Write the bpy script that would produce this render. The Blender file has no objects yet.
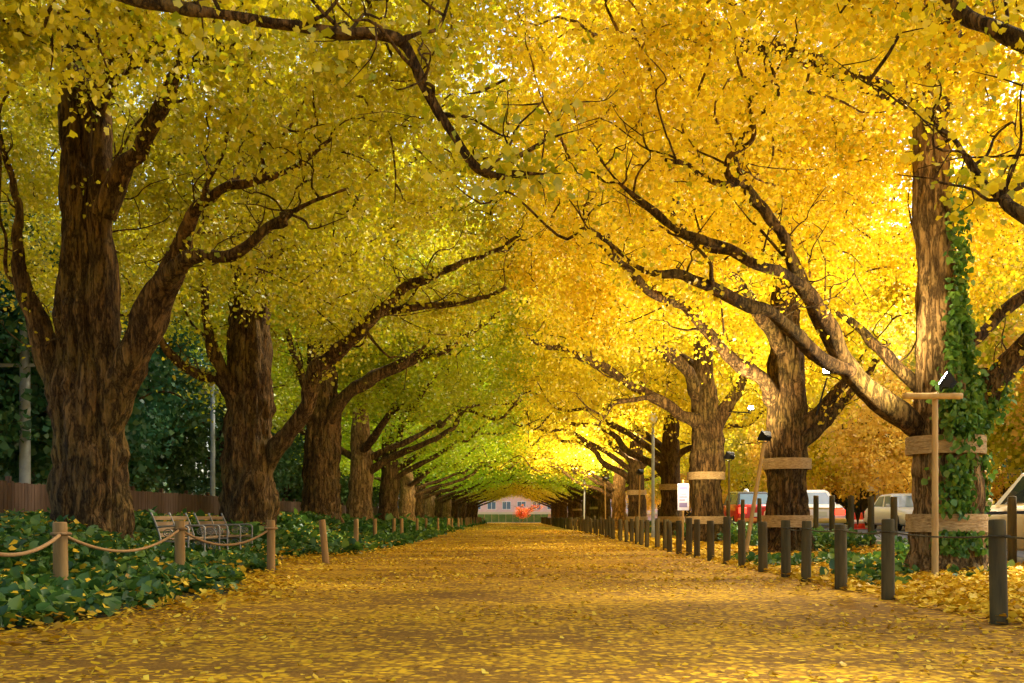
import bpy, math, random
import numpy as np
from mathutils import Vector

random.seed(7)
RNG = np.random.default_rng(11)
C = bpy.context.scene.collection
scene = bpy.context.scene
CAM_H, HOR, VPX, F = 0.85, 517.0, 513.0, 1000.0
R = math.radians

# ------------------------------------------------------------------ helpers
def at(px, py, Y):
    """metric point that lies at distance Y down the avenue"""
    return np.array([(px - VPX) / F * Y, Y, CAM_H + (HOR - py) / F * Y])

def sstep(a, b, x):
    t = np.clip((x - a) / (b - a), 0, 1)
    return t * t * (3 - 2 * t)

def _hash(ix, iy, iz):
    n = (ix * 73856093) ^ (iy * 19349663) ^ (iz * 83492791)
    n = (n ^ (n >> 13)) * 1274126177
    n = n & 0x7fffffff
    return (n % 100003) / 100003.0

def vnoise(p):
    p = np.asarray(p, dtype=np.float64)
    i = np.floor(p).astype(np.int64)
    f = p - i
    f = f * f * (3 - 2 * f)
    out = 0
    for dx in (0, 1):
        for dy in (0, 1):
            for dz in (0, 1):
                w = (f[..., 0] if dx else 1 - f[..., 0]) * (f[..., 1] if dy else 1 - f[..., 1]) * (f[..., 2] if dz else 1 - f[..., 2])
                out = out + w * _hash(i[..., 0] + dx, i[..., 1] + dy, i[..., 2] + dz)
    return out

class MB:
    """collects vertices and faces for one mesh"""
    def __init__(s):
        s.v, s.f, s.n, s.mi = [], [], 0, []
    def add(s, verts, faces, mi=0):
        verts = np.asarray(verts, dtype=float).reshape(-1, 3)
        s.v.append(verts)
        for f in faces:
            s.f.append([a + s.n for a in f]); s.mi.append(mi)
        s.n += len(verts)
        return s
    def box(s, x0, x1, y0, y1, z0, z1, mi=0, bev=0.0):
        if bev <= 0:
            v = [(x, y, z) for z in (z0, z1) for y in (y0, y1) for x in (x0, x1)]
            return s.add(v, [(0, 2, 3, 1), (4, 5, 7, 6), (0, 1, 5, 4), (2, 6, 7, 3), (0, 4, 6, 2), (1, 3, 7, 5)], mi)
        b = bev
        rings = []
        for (z, q) in ((z0, b), (z0 + b, 0), (z1 - b, 0), (z1, b)):
            rings.append([(x0 + q + b * (q == 0), y0 + q, z), (x1 - q - b * (q == 0), y0 + q, z), (x1 - q, y0 + q + b * (q == 0), z), (x1 - q, y1 - q - b * (q == 0), z),
                          (x1 - q - b * (q == 0), y1 - q, z), (x0 + q + b * (q == 0), y1 - q, z), (x0 + q, y1 - q - b * (q == 0), z), (x0 + q, y0 + q + b * (q == 0), z)])
        return s.loft(rings, True, True, mi)
    def loft(s, rings, cap0=True, cap1=True, mi=0):
        n = len(rings[0]); v = [p for r in rings for p in r]; f = []
        for k in range(len(rings) - 1):
            for j in range(n):
                a, b = k * n + j, k * n + (j + 1) % n
                f.append((a, b, b + n, a + n))
        if cap0: f.append(tuple(reversed(range(n))))
        if cap1: f.append(tuple(range((len(rings) - 1) * n, len(rings) * n)))
        return s.add(v, f, mi)
    def lathe(s, prof, c=(0, 0, 0), n=16, axis='z', mi=0):
        rings = []
        for (r, h) in prof:
            ring = []
            for j in range(n):
                a = 2 * math.pi * j / n
                if axis == 'z': ring.append((c[0] + r * math.cos(a), c[1] + r * math.sin(a), c[2] + h))
                elif axis == 'x': ring.append((c[0] + h, c[1] + r * math.cos(a), c[2] + r * math.sin(a)))
                else: ring.append((c[0] + r * math.sin(a), c[1] + h, c[2] + r * math.cos(a)))
            rings.append(ring)
        return s.loft(rings, True, True, mi)
    def tube(s, pts, radii, n=8, mi=0, rough=0.0, ridge=0.0, cap=True):
        pts = np.asarray(pts, float); radii = np.broadcast_to(np.asarray(radii, float), (len(pts),))
        T = np.gradient(pts, axis=0); T /= np.linalg.norm(T, axis=1)[:, None] + 1e-9
        u = np.cross(T[0], (0, 1, 0) if abs(T[0][1]) < 0.9 else (1, 0, 0)); u /= np.linalg.norm(u)
        ang = np.arange(n) * 2 * math.pi / n
        rings = np.zeros((len(pts), n, 3)); S = 0
        seg = np.linalg.norm(np.diff(pts, axis=0), axis=1)
        arc = np.concatenate([[0], np.cumsum(seg)])
        for k in range(len(pts)):
            u = u - T[k] * np.dot(u, T[k]); u /= np.linalg.norm(u) + 1e-9
            w = np.cross(T[k], u)
            rings[k] = np.cos(ang)[:, None] * u + np.sin(ang)[:, None] * w
        rad = np.repeat(radii[:, None], n, 1)
        off = RNG.uniform(0, 90, 3)
        if rough > 0:
            base = pts[:, None, :] + rings * rad[..., None]
            rad = rad * (1 + rough * (vnoise(base * 2.2 + off) - .5) * 2 + rough * .6 * (vnoise(base * 6 + off) - .5) * 2)
        if ridge > 0:
            q = np.zeros((len(pts), n, 3))
            fr = 5.5
            q[..., 0] = np.cos(ang)[None, :] * radii[:, None] * fr + off[0]
            q[..., 1] = np.sin(ang)[None, :] * radii[:, None] * fr + off[1]
            q[..., 2] = arc[:, None] * .8 + off[2]
            a = 1 - np.abs(2 * vnoise(q) - 1)
            b = 1 - np.abs(2 * vnoise(q * np.array([2.3, 2.3, 2.0]) + 17) - 1)
            rad = rad - ridge * (a ** 2.5) - ridge * .5 * (b ** 2) 
        V = pts[:, None, :] + rings * rad[..., None]
        return s.loft([list(map(tuple, r)) for r in V], cap, cap, mi)
    def build(s, name, mats, parent=None, base=(0, 0, 0), smooth=True):
        me = bpy.data.meshes.new(name)
        v = np.concatenate(s.v) - np.asarray(base, float)
        me.from_pydata(v.tolist(), [], s.f)
        for m in (mats if isinstance(mats, (list, tuple)) else [mats]): me.materials.append(m)
        me.polygons.foreach_set('material_index', s.mi)
        me.polygons.foreach_set('use_smooth', [smooth] * len(me.polygons))
        me.update()
        o = bpy.data.objects.new(name, me); C.objects.link(o)
        if parent: o.parent = parent
        else: o.location = base
        return o

def curve(pts, n):
    """Catmull-Rom resampling of a polyline (any number of columns)"""
    p = np.asarray(pts, float)
    p = np.vstack([2 * p[0] - p[1], p, 2 * p[-1] - p[-2]])
    m = len(p) - 3
    out = []
    for t in np.linspace(0, m, n):
        k = min(int(t), m - 1); f = t - k
        a, b, c, d = p[k:k + 4]
        out.append(.5 * (2 * b + (c - a) * f + (2 * a - 5 * b + 4 * c - d) * f * f + (3 * b - a - 3 * c + d) * f ** 3))
    return np.array(out)

def tag(o, label=None, cat=None, group=None, kind=None):
    if label: o['label'] = label
    if cat: o['category'] = cat
    if group: o['group'] = group
    if kind: o['kind'] = kind
    return o

def empty(name, loc, rz=0, **k):
    o = bpy.data.objects.new(name, None); C.objects.link(o)
    o.location = loc; o.rotation_euler.z = rz; o.empty_display_size = .2
    return tag(o, **k)

def copy_tree(o, parent=None):
    c = o.copy(); C.objects.link(c); c.parent = parent
    for ch in o.children: copy_tree(ch, c)
    return c

# ------------------------------------------------------------------ materials
def mat(name, col=(.5, .5, .5), rough=.7, metal=0.0, spec=.5):
    m = bpy.data.materials.new(name); m.use_nodes = True
    b = m.node_tree.nodes['Principled BSDF']
    b.inputs['Base Color'].default_value = (*col, 1); b.inputs['Roughness'].default_value = rough
    b.inputs['Metallic'].default_value = metal; b.inputs['Specular IOR Level'].default_value = spec
    return m

class NT:
    def __init__(s, m): s.t = m.node_tree; s.N = s.t.nodes; s.L = s.t.links
    def n(s, typ, **k):
        x = s.N.new(typ)
        for a, b in k.items(): setattr(x, a, b)
        return x
    def l(s, a, b): s.L.new(a, b)
    def ramp(s, fac, stops):
        r = s.n('ShaderNodeValToRGB')
        while len(r.color_ramp.elements) < len(stops): r.color_ramp.elements.new(.5)
        for e, (p, c) in zip(r.color_ramp.elements, stops):
            e.position = p; e.color = (*c, 1) if len(c) == 3 else c
        s.l(fac, r.inputs[0]); return r.outputs[0]
    def noise(s, vec, scale, detail=4, rough=.55, sc=None):
        if sc:
            mp = s.n('ShaderNodeMapping'); mp.inputs['Scale'].default_value = sc; s.l(vec, mp.inputs[0]); vec = mp.outputs[0]
        x = s.n('ShaderNodeTexNoise'); x.inputs['Scale'].default_value = scale; x.inputs['Detail'].default_value = detail; x.inputs['Roughness'].default_value = rough
        s.l(vec, x.inputs['Vector']); return x.outputs['Fac']
    def mix(s, fac, a, b, mode='MIX'):
        x = s.n('ShaderNodeMix', data_type='RGBA', blend_type=mode)
        for sock, v in ((x.inputs[0], fac), (x.inputs[6], a), (x.inputs[7], b)):
            if isinstance(v, (int, float)): sock.default_value = v
            elif isinstance(v, tuple): sock.default_value = (*v, 1)
            else: s.l(v, sock)
        return x.outputs[2]
    def bump(s, h, strength, dist, bsdf):
        b = s.n('ShaderNodeBump'); b.inputs['Strength'].default_value = strength; b.inputs['Distance'].default_value = dist
        s.l(h, b.inputs['Height']); s.l(b.outputs[0], bsdf.inputs['Normal'])

def noisy(name, c0, c1, scale=6, rough=.8, bump=.3, dist=.01, sc=None, spec=.3, c2=None):
    m = mat(name, c0, rough, spec=spec); t = NT(m); b = t.N['Principled BSDF']
    tc = t.n('ShaderNodeTexCoord').outputs['Object']
    f = t.noise(tc, scale, 6, .6, sc)
    st = [(.3, c0), (.7, c1)] if c2 is None else [(.25, c0), (.5, c1), (.75, c2)]
    t.l(t.ramp(f, st), b.inputs['Base Color'])
    t.bump(f, bump, dist, b)
    return m

def bark_mat(name, dark, mid, light, moss=(.15, .115, .02)):
    m = mat(name, mid, .9, spec=.15); t = NT(m); b = t.N['Principled BSDF']
    tc = t.n('ShaderNodeTexCoord').outputs['Object']
    a = t.noise(tc, 11, 6, .68, (1, 1, .13))
    c = t.noise(tc, 36, 5, .65, (1, 1, .4))
    rg = t.noise(tc, 7.5, 7, .68, (1, 1, .2))
    ab = t.n('ShaderNodeMath', operation='SUBTRACT'); t.l(rg, ab.inputs[0]); ab.inputs[1].default_value = .5
    ab2 = t.n('ShaderNodeMath', operation='ABSOLUTE'); t.l(ab.outputs[0], ab2.inputs[0])
    fur = t.ramp(ab2.outputs[0], [(.0, (0, 0, 0)), (.05, (1, 1, 1))])
    d = t.noise(tc, 1.1, 3)
    col = t.ramp(a, [(.36, dark), (.5, mid), (.66, light)])
    col = t.mix(t.ramp(d, [(.45, (0, 0, 0)), (.68, (.7, .7, .7))]), col, moss)
    col = t.mix(.35, col, t.ramp(c, [(.3, dark), (.7, light)]))
    col = t.mix(t.mix(.75, (1, 1, 1), fur), tuple(q * .45 for q in dark), col)
    t.l(col, b.inputs['Base Color'])
    add = t.n('ShaderNodeMath', operation='MULTIPLY_ADD'); add.inputs[1].default_value = .5
    t.l(c, add.inputs[0]); t.l(a, add.inputs[2])
    ad2 = t.n('ShaderNodeMath', operation='MULTIPLY_ADD'); ad2.inputs[1].default_value = .45
    t.l(fur, ad2.inputs[0]); t.l(add.outputs[0], ad2.inputs[2])
    t.bump(ad2.outputs[0], 1.0, .07, b)
    return m

def leaf_mat(name, alt, pale, trans=.5, alt_amt=.7, gloss=.04):
    """leaf colour = the object's colour, varied leaf by leaf towards two other leaf colours"""
    m = bpy.data.materials.new(name); m.use_nodes = True; t = NT(m)
    t.N.clear()
    out = t.n('ShaderNodeOutputMaterial')
    oi = t.n('ShaderNodeObjectInfo')
    at_ = t.n('ShaderNodeAttribute', attribute_name='tone')
    tn = at_.outputs['Fac']
    g = t.ramp(tn, [(.0, (alt_amt,) * 3), (.38, (0, 0, 0))])
    p = t.ramp(tn, [(.62, (0, 0, 0)), (1, (.8, .8, .8))])
    col = t.mix(g, oi.outputs['Color'], alt)
    col = t.mix(p, col, pale)
    d = t.n('ShaderNodeBsdfDiffuse'); tr = t.n('ShaderNodeBsdfTranslucent'); gl = t.n('ShaderNodeBsdfGlossy')
    gl.inputs['Roughness'].default_value = .45
    t.l(col, d.inputs['Color']); t.l(col, tr.inputs['Color'])
    mx = t.n('ShaderNodeMixShader'); mx.inputs[0].default_value = trans
    t.l(d.outputs[0], mx.inputs[1]); t.l(tr.outputs[0], mx.inputs[2])
    m2 = t.n('ShaderNodeMixShader'); m2.inputs[0].default_value = gloss
    t.l(mx.outputs[0], m2.inputs[1]); t.l(gl.outputs[0], m2.inputs[2])
    t.l(m2.outputs[0], out.inputs[0])
    return m

M = {}
M['bark'] = bark_mat('ginkgo_bark', (.022, .012, .004), (.12, .063, .019), (.30, .168, .055))
M['bark_lit'] = bark_mat('ginkgo_bark_lit', (.10, .05, .018), (.37, .21, .075), (.58, .35, .13))  # brighter copy of the bark; light on the lit trunks is in its colour
M['bark_dark'] = bark_mat('park_bark', (.025, .018, .012), (.07, .05, .032), (.13, .1, .065), (.05, .05, .02))
M['gleaf'] = leaf_mat('ginkgo_leaf', (.22, .31, .006), (.92, .74, .03), .5, .85, .05)
M['eleaf'] = leaf_mat('evergreen_leaf', (.03, .07, .03), (.16, .24, .07), .35)
M['bleaf'] = leaf_mat('autumn_leaf', (.66, .36, .06), (.88, .70, .12), .5)
M['ivy'] = leaf_mat('ivy_leaf', (.02, .06, .012), (.24, .32, .03), .3, .8, .035)
M['fallen'] = leaf_mat('fallen_leaf', (.30, .14, .012), (.92, .68, .07), .15, .8, .03)
M['post'] = noisy('dark_post_wood', (.045, .032, .009), (.12, .083, .024), 14, .85, .5, .008, (1, 1, .12))
M['lpost'] = noisy('red_post_wood', (.20, .105, .03), (.40, .225, .07), 14, .75, .4, .006, (1, 1, .12))
M['rope'] = noisy('rope_fibre', (.25, .13, .05), (.42, .24, .09), 60, .9, .6, .004)
M['wire'] = noisy('black_rope', (.05, .04, .02), (.12, .09, .04), 40, .8, .3, .003)
M['straw'] = noisy('wrap_straw', (.24, .14, .05), (.58, .40, .18), 22, .9, .9, .015, (.5, .5, 2.2))
M['bamboo'] = noisy('bamboo_pole', (.42, .24, .07), (.62, .4, .14), 8, .5, .2, .004, (1, 1, .2))
M['fence'] = noisy('fence_wood', (.05, .026, .015), (.12, .066, .04), 10, .85, .4, .008, (1, 1, .1))
M['metal_black'] = mat('black_metal', (.02, .02, .022), .45, .6)
M['metal_grey'] = noisy('grey_metal', (.25, .26, .26), (.38, .39, .38), 5, .5, .1, .002)
M['iron'] = mat('pale_iron', (.27, .25, .22), .4, .7)
M['slat'] = noisy('bench_slat', (.12, .07, .03), (.26, .16, .08), 12, .6, .3, .004, (1, .1, 1))
M['white'] = mat('white_paint', (.84, .84, .86), .3)
M['cream'] = mat('cream_paint', (.62, .5, .34), .35)
M['navy'] = mat('navy_paint', (.015, .02, .07), .3)
M['carblack'] = mat('black_paint', (.02, .02, .025), .2)
M['red'] = mat('red_paint', (.55, .02, .015), .3)
M['orange'] = mat('orange_paint', (.75, .25, .03), .4)
M['gold'] = mat('gold_paint', (.62, .42, .08), .3)
M['glass'] = mat('car_glass', (.03, .045, .05), .06, 0, .8)
M['bglass'] = mat('blue_glass', (.12, .2, .3), .1, 0, .8)
M['tyre'] = mat('tyre_rubber', (.02, .02, .02), .85)
M['rim'] = mat('wheel_rim', (.5, .5, .5), .35, .8)
M['plate'] = mat('number_plate', (.7, .72, .62), .5)
M['cone'] = mat('cone_plastic', (.75, .06, .02), .5)
M['poster'] = noisy('poster_paper', (.5, .46, .6), (.66, .62, .74), 7, .7, 0, .001)
M['ink'] = mat('poster_ink', (.18, .14, .3), .7)
M['pink_wall'] = noisy('pink_render', (.74, .48, .46), (.84, .60, .57), 3, .85, .1, .003)
M['cream_wall'] = mat('cream_band', (.7, .58, .4), .8)
M['greenp'] = noisy('green_hoarding', (.04, .11, .06), (.1, .17, .1), 2, .7, 0, .001)
M['asphalt'] = noisy('asphalt', (.055, .057, .066), (.085, .088, .1), 40, .8, .3, .006)
M['kerb'] = noisy('kerb_stone', (.3, .29, .27), (.42, .4, .37), 10, .85, .3, .005)
M['line'] = noisy('road_paint', (.6, .6, .58), (.75, .75, .72), 9, .7, .1, .002)
def emit(name, col, s):
    m = bpy.data.materials.new(name); m.use_nodes = True; b = m.node_tree.nodes['Principled BSDF']
    b.inputs['Emission Color'].default_value = (*col, 1); b.inputs['Emission Strength'].default_value = s
    return m
M['lamp'] = emit('lit_lamp', (1, .88, .6), 60)
M['tail'] = emit('tail_lamp', (1, .05, .02), 1.2); M['tail'].node_tree.nodes['Principled BSDF'].inputs['Base Color'].default_value = (.5, .02, .02, 1)

def ground_mat(name, soil0, soil1, leaf0, leaf1, cover, big=.5):
    """bare earth with drifts of small fallen leaves: the cover says how much is hidden under leaves"""
    m = mat(name, soil0, .92, spec=.15); t = NT(m); b = t.N['Principled BSDF']
    tc = t.n('ShaderNodeTexCoord').outputs['Object']
    soil = t.mix(.45, t.ramp(t.noise(tc, 3.0, 8, .7), [(.3, soil0), (.7, soil1)]), t.ramp(t.noise(tc, 55, 4, .7), [(.35, tuple(q * .5 for q in soil0)), (.65, tuple(q * 1.5 for q in soil1))]))
    vo = t.n('ShaderNodeTexVoronoi'); vo.inputs['Scale'].default_value = 21; t.l(tc, vo.inputs['Vector'])
    sep = t.n('ShaderNodeSeparateColor'); t.l(vo.outputs['Color'], sep.inputs[0])
    drift = t.noise(tc, big, 5, .65, (1, 1.6, 1))
    # leaf where the cell's own random number is below the local cover
    a = t.n('ShaderNodeMath', operation='MULTIPLY_ADD'); t.l(drift, a.inputs[0]); a.inputs[1].default_value = 3.2; a.inputs[2].default_value = cover - 1.6
    s = t.n('ShaderNodeMath', operation='SUBTRACT'); t.l(a.outputs[0], s.inputs[0]); t.l(sep.outputs[0], s.inputs[1])
    k = t.ramp(s.outputs[0], [(.0, (0, 0, 0)), (.12, (1, 1, 1))])
    d = t.ramp(vo.outputs['Distance'], [(.45, (1, 1, 1)), (.7, (.25, .25, .25))])
    leaf = t.ramp(sep.outputs[1], [(0, leaf0), (.6, leaf1), (1, tuple(min(1, c * 1.3) for c in leaf1))])
    kk = t.n('ShaderNodeMix', data_type='RGBA', blend_type='MULTIPLY'); kk.inputs[0].default_value = 1; t.l(k, kk.inputs[6]); t.l(d, kk.inputs[7])
    t.l(t.mix(kk.outputs[2], soil, leaf), b.inputs['Base Color'])
    h = t.n('ShaderNodeMath', operation='MULTIPLY_ADD'); t.l(sep.outputs[2], h.inputs[0]); h.inputs[1].default_value = .5; t.l(t.noise(tc, 25, 5), h.inputs[2])
    t.bump(h.outputs[0], .6, .02, b)
    return m
M['path'] = ground_mat('path_earth', (.13, .058, .006), (.28, .135, .012), (.40, .19, .006), (.62, .35, .008), .64)
M['litter'] = ground_mat('leaf_litter', (.10, .055, .012), (.2, .11, .02), (.45, .23, .008), (.68, .40, .012), .85)
M['soil'] = ground_mat('garden_soil', (.035, .03, .012), (.08, .06, .02), (.3, .18, .02), (.5, .33, .03), .15)

# ------------------------------------------------------------------ the ground
def gz(x, y):
    x = np.asarray(x, float); y = np.asarray(y, float)
    right = .30 * sstep(16, 32, y) * sstep(7.0, 8.4, x)
    left = .10 * sstep(4.6, 6.5, -x)
    return right + left

def left_edge(y):   # edge of the planted bed on the left, wandering
    e = np.interp(y, [-20, 4, 7.4, 8.9, 10.5, 12.3, 13.9, 17, 20, 22.5, 25, 28, 37, 50, 70, 110], [-4.2, -4.1, -3.75, -3.3, -3.0, -3.2, -3.75, -4.45, -4.5, -3.8, -3.0, -3.1, -3.2, -3.6, -3.8, -3.8])
    return e + .10 * np.sin(y * 1.7)

def sheet(name, xs, ys, m, dz, kind='structure', xf=None):
    X, Y = np.meshgrid(xs, ys)
    if xf is not None: X = xf(X, Y)
    Z = gz(X, Y) + dz
    n, k = len(xs), len(ys)
    f = [(j * n + i, j * n + i + 1, (j + 1) * n + i + 1, (j + 1) * n + i) for j in range(k - 1) for i in range(n - 1)]
    mb = MB(); mb.add(np.stack([X, Y, Z], -1).reshape(-1, 3), f)
    o = mb.build(name, m); o['kind'] = kind
    return o
ysg = np.concatenate([[-200, -60, -20], np.arange(-8, 40, .8), np.arange(40, 130, 5), [150, 220, 400]])
sheet('ground', np.concatenate([[-400, -120, -60, -30], np.arange(-14, 9.0, .5), [8.9, 17.0, 17.2, 30, 60, 120, 400]]), ysg, M['litter'], 0)
sheet('planting_bed', np.linspace(0, 1, 8), ysg[2:-3], M['soil'], .004, xf=lambda t, y: (left_edge(y) - .1) * (1 - t) + -10.8 * t)
sheet('path', np.linspace(0, 1, 24), ysg[1:-3], M['path'], .006, xf=lambda t, y: left_edge(y) * (1 - t) + (3.95 + .12 * np.sin(y * .9)) * t)
sheet('road', [8.95, 11, 13, 15, 17], ysg[1:], M['asphalt'], .006)
mb = MB()
xs = [12.9, 13.05]
for y0 in np.arange(-10, 140, 8.0):
    yy = np.linspace(y0, y0 + 4, 6); Z = gz(np.full(6, 13.0), yy) + .011
    v = [(x, y, z) for (y, z) in zip(yy, Z) for x in xs]
    mb.add(v, [(2 * j, 2 * j + 1, 2 * j + 3, 2 * j + 2) for j in range(5)])
o = mb.build('road_line', M['line']); o['kind'] = 'structure'
for (xa, xb, nm) in ((8.8, 8.947, 'kerb'), (17.003, 17.15, 'kerb')):
    mb = MB(); yy = np.arange(-20, 150, 1.0)
    rings = [[(xa, y, gz(xa, y) - .1), (xb, y, gz(xa, y) - .1), (xb, y, gz(xb, y) + .11), (xb - .02, y, gz(xb, y) + .13), (xa + .02, y, gz(xb, y) + .13), (xa, y, gz(xb, y) + .11)] for y in yy]
    mb.loft(rings); o = mb.build(nm, M['kerb'], smooth=False); o['kind'] = 'structure'

# ------------------------------------------------------------------ leaves
def leaf_mesh(name, P, size, tone, m, parent=None, base=(0, 0, 0), rich=True, hang=.5, up=.4, flat=False, color=None, shape='fan'):
    N = len(P)
    rng = RNG
    size = np.broadcast_to(np.asarray(size, float), (N,)) * rng.uniform(.55, 1.35, N)
    a = rng.normal(size=(N, 3)); n = rng.normal(size=(N, 3))
    if flat:
        a[:, 2] *= .18; n = n * .28 + np.array([0, 0, 1.0])
    else:
        a[:, 2] -= hang * 1.6; n[:, 2] += up * 1.6
    a /= np.linalg.norm(a, axis=1)[:, None]
    n -= a * np.sum(a * n, 1)[:, None]; n /= np.linalg.norm(n, axis=1)[:, None] + 1e-9
    s = np.cross(a, n)
    if shape == 'fan': prof = [(0, 0, 0), (-.55, .5, .12), (-.27, .9, .02), (0, .78, -.03), (.27, .9, .02), (.55, .5, .12)]
    else: prof = [(0, 0, 0), (-.42, .25, .1), (-.36, .62, .04), (0, 1.0, -.12), (.36, .62, .04), (.42, .25, .1)]
    if not rich: prof = [(0, 0, 0), (-.5, .62, .1), (0, .95, -.03), (.5, .62, .1)]
    k = len(prof)
    V = np.zeros((N, k, 3))
    curl = rng.uniform(.3, 1.8, N)
    for i, (x, y, z) in enumerate(prof):
        V[:, i] = P + size[:, None] * (x * s + y * a + (z * curl)[:, None] * n)
    V = V.reshape(-1, 3) - np.asarray(base, float)
    me = bpy.data.meshes.new(name)
    idx = np.arange(N)[:, None] * k
    if rich:
        F_ = np.concatenate([idx + np.array([[0, 1, 2, 3]]), idx + np.array([[0, 3, 4, 5]])], 1).reshape(-1, 4)
        tf = np.repeat(tone, 2)
    else:
        F_ = idx + np.array([[0, 1, 2, 3]]); tf = tone
    nf = len(F_)
    me.vertices.add(len(V)); me.vertices.foreach_set('co', V.astype(np.float32).ravel())
    me.loops.add(nf * 4); me.loops.foreach_set('vertex_index', F_.astype(np.int32).ravel())
    me.polygons.add(nf); me.polygons.foreach_set('loop_start', np.arange(0, nf * 4, 4, dtype=np.int32))
    me.update(calc_edges=True)
    at_ = me.attributes.new('tone', 'FLOAT', 'FACE'); at_.data.foreach_set('value', tf.astype(np.float32))
    me.materials.append(m)
    o = bpy.data.objects.new(name, me); C.objects.link(o)
    if parent: o.parent = parent
    else: o.location = base
    if color: o.color = (*color, 1)
    return o

# ------------------------------------------------------------------ trees
def crown_clusters(base, side, n, spec):
    """cluster centres of a broad umbrella crown; side=+1 when the path lies towards +x"""
    out = []
    sx, sy, sz, zc = spec.get('rx', 6.9), spec.get('ry', 5.8), spec.get('rz', 5.4), spec.get('zc', 9.2)
    off = RNG.uniform(0, 50, 3)
    while len(out) < n:
        p = RNG.uniform(-1, 1, (n * 4, 3))
        rho = np.sqrt((p ** 2).sum(1))
        dx, dy, z = p[:, 0] * sx + .4, p[:, 1] * sy, p[:, 2] * sz + zc
        r = np.sqrt(dx ** 2 + dy ** 2)
        b = spec.get('b0', 4.5) + spec.get('hump', 3.4) * np.exp(-(r / 3.0) ** 2) - spec.get('outer', 1.1) * sstep(0.5, 4, -dx)
        q = np.stack([dx, dy, z], 1)
        b = b + (vnoise(q * .45 + off) - .5) * 2.2
        keep = (rho < 1) & (z > b) & (vnoise(q * np.array([.55, .55, .8]) + off + 9) > spec.get('gap', .40)) & (RNG.random(len(p)) < .25 + .75 * rho ** 2 * np.where(z > zc + 2, .55, 1))
        for a in np.nonzero(keep)[0]:
            out.append((base[0] + side * dx[a], base[1] + dy[a], base[2] + z[a]))
    return np.array(out[:n])

def grow(nodes, targets, maxlen=3.6):
    """joins every leaf cluster to the nearest wood by a bent twig; returns the twigs"""
    nodes = [np.asarray(p) for p in nodes]
    arr = np.zeros((len(nodes) + len(targets) * 4, 3)); cnt = len(nodes); arr[:cnt] = nodes
    d0 = np.array([np.min(((arr[:cnt] - t) ** 2).sum(1)) for t in targets])
    tw = []
    for i in np.argsort(d0):
        t = targets[i]
        d = arr[:cnt] - t
        cost = (d ** 2).sum(1) + .8 * np.maximum(0, d[:, 2]) ** 2
        j = int(np.argmin(cost)); a = arr[j].copy()
        L = np.linalg.norm(t - a)
        m1 = a + (t - a) * .35 + RNG.normal(size=3) * .09 * L; m1[2] += .06 * L
        m2 = a + (t - a) * .7 + RNG.normal(size=3) * .09 * L; m2[2] += .05 * L
        pts = np.array([a, m1, m2, t])
        tw.append(pts)
        arr[cnt:cnt + 3] = pts[1:]; cnt += 3
    return tw

def foliage(name, base, twigs, per, size, m, parent, color, rich, spread=(.5, .5, .3), inner=None):
    P, T = [], []
    for tw in twigs:
        n1 = int(per * .62); n2 = per - n1
        c = tw[-1]
        ct = RNG.random()
        P.append(c + RNG.normal(size=(n1, 3)) * np.array(spread))
        t = RNG.random(n2) * .75 + .25
        k = np.minimum((t * 3).astype(int), 2); f = t * 3 - k
        q = tw[k] * (1 - f)[:, None] + tw[k + 1] * f[:, None]
        P.append(q + RNG.normal(size=(n2, 3)) * .16)
        T.append(np.clip(RNG.random(per) * .65 + ct * .35, 0, 1))
    if inner is not None and len(inner):
        for c in inner:
            P.append(c + RNG.normal(size=(11, 3)) * .11); T.append(RNG.random(11))
    P = np.concatenate(P); T = np.concatenate(T)
    return leaf_mesh(name, P, size, T, m, parent, base, rich, color=color)

def auto_limbs(base, side, n, z0, z1, trunk_top_r, rng, spread=1.0, reach=(4.2, 6.6)):
    out = []
    for k in range(n):
        z = z0 + (z1 - z0) * (k + rng.random() * .6) / n
        az = rng.uniform(-1.25, 1.25) if k % 3 != 2 else rng.uniform(1.5, 4.8)
        L = rng.uniform(*reach) * (1 - .35 * (z - z0) / max(.1, z1 - z0))
        rise = rng.uniform(.55, .95)
        pts = []
        wob = rng.normal(size=(7, 3)) * .16
        for i, s in enumerate(np.linspace(0, 1, 7)):
            h = rise * L * (s - .38 * s * s)
            pts.append(np.array([base[0] + side * math.cos(az) * L * s ** .9, base[1] + math.sin(az) * L * s ** .9, base[2] + z + h]) + wob[i] * s * 1.3)
        r0 = rng.uniform(.13, .2) * (1 - .5 * (z - z0) / max(.1, z1 - z0))
        out.append((np.array(pts), np.linspace(r0, .025, 7)))
    return out

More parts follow.
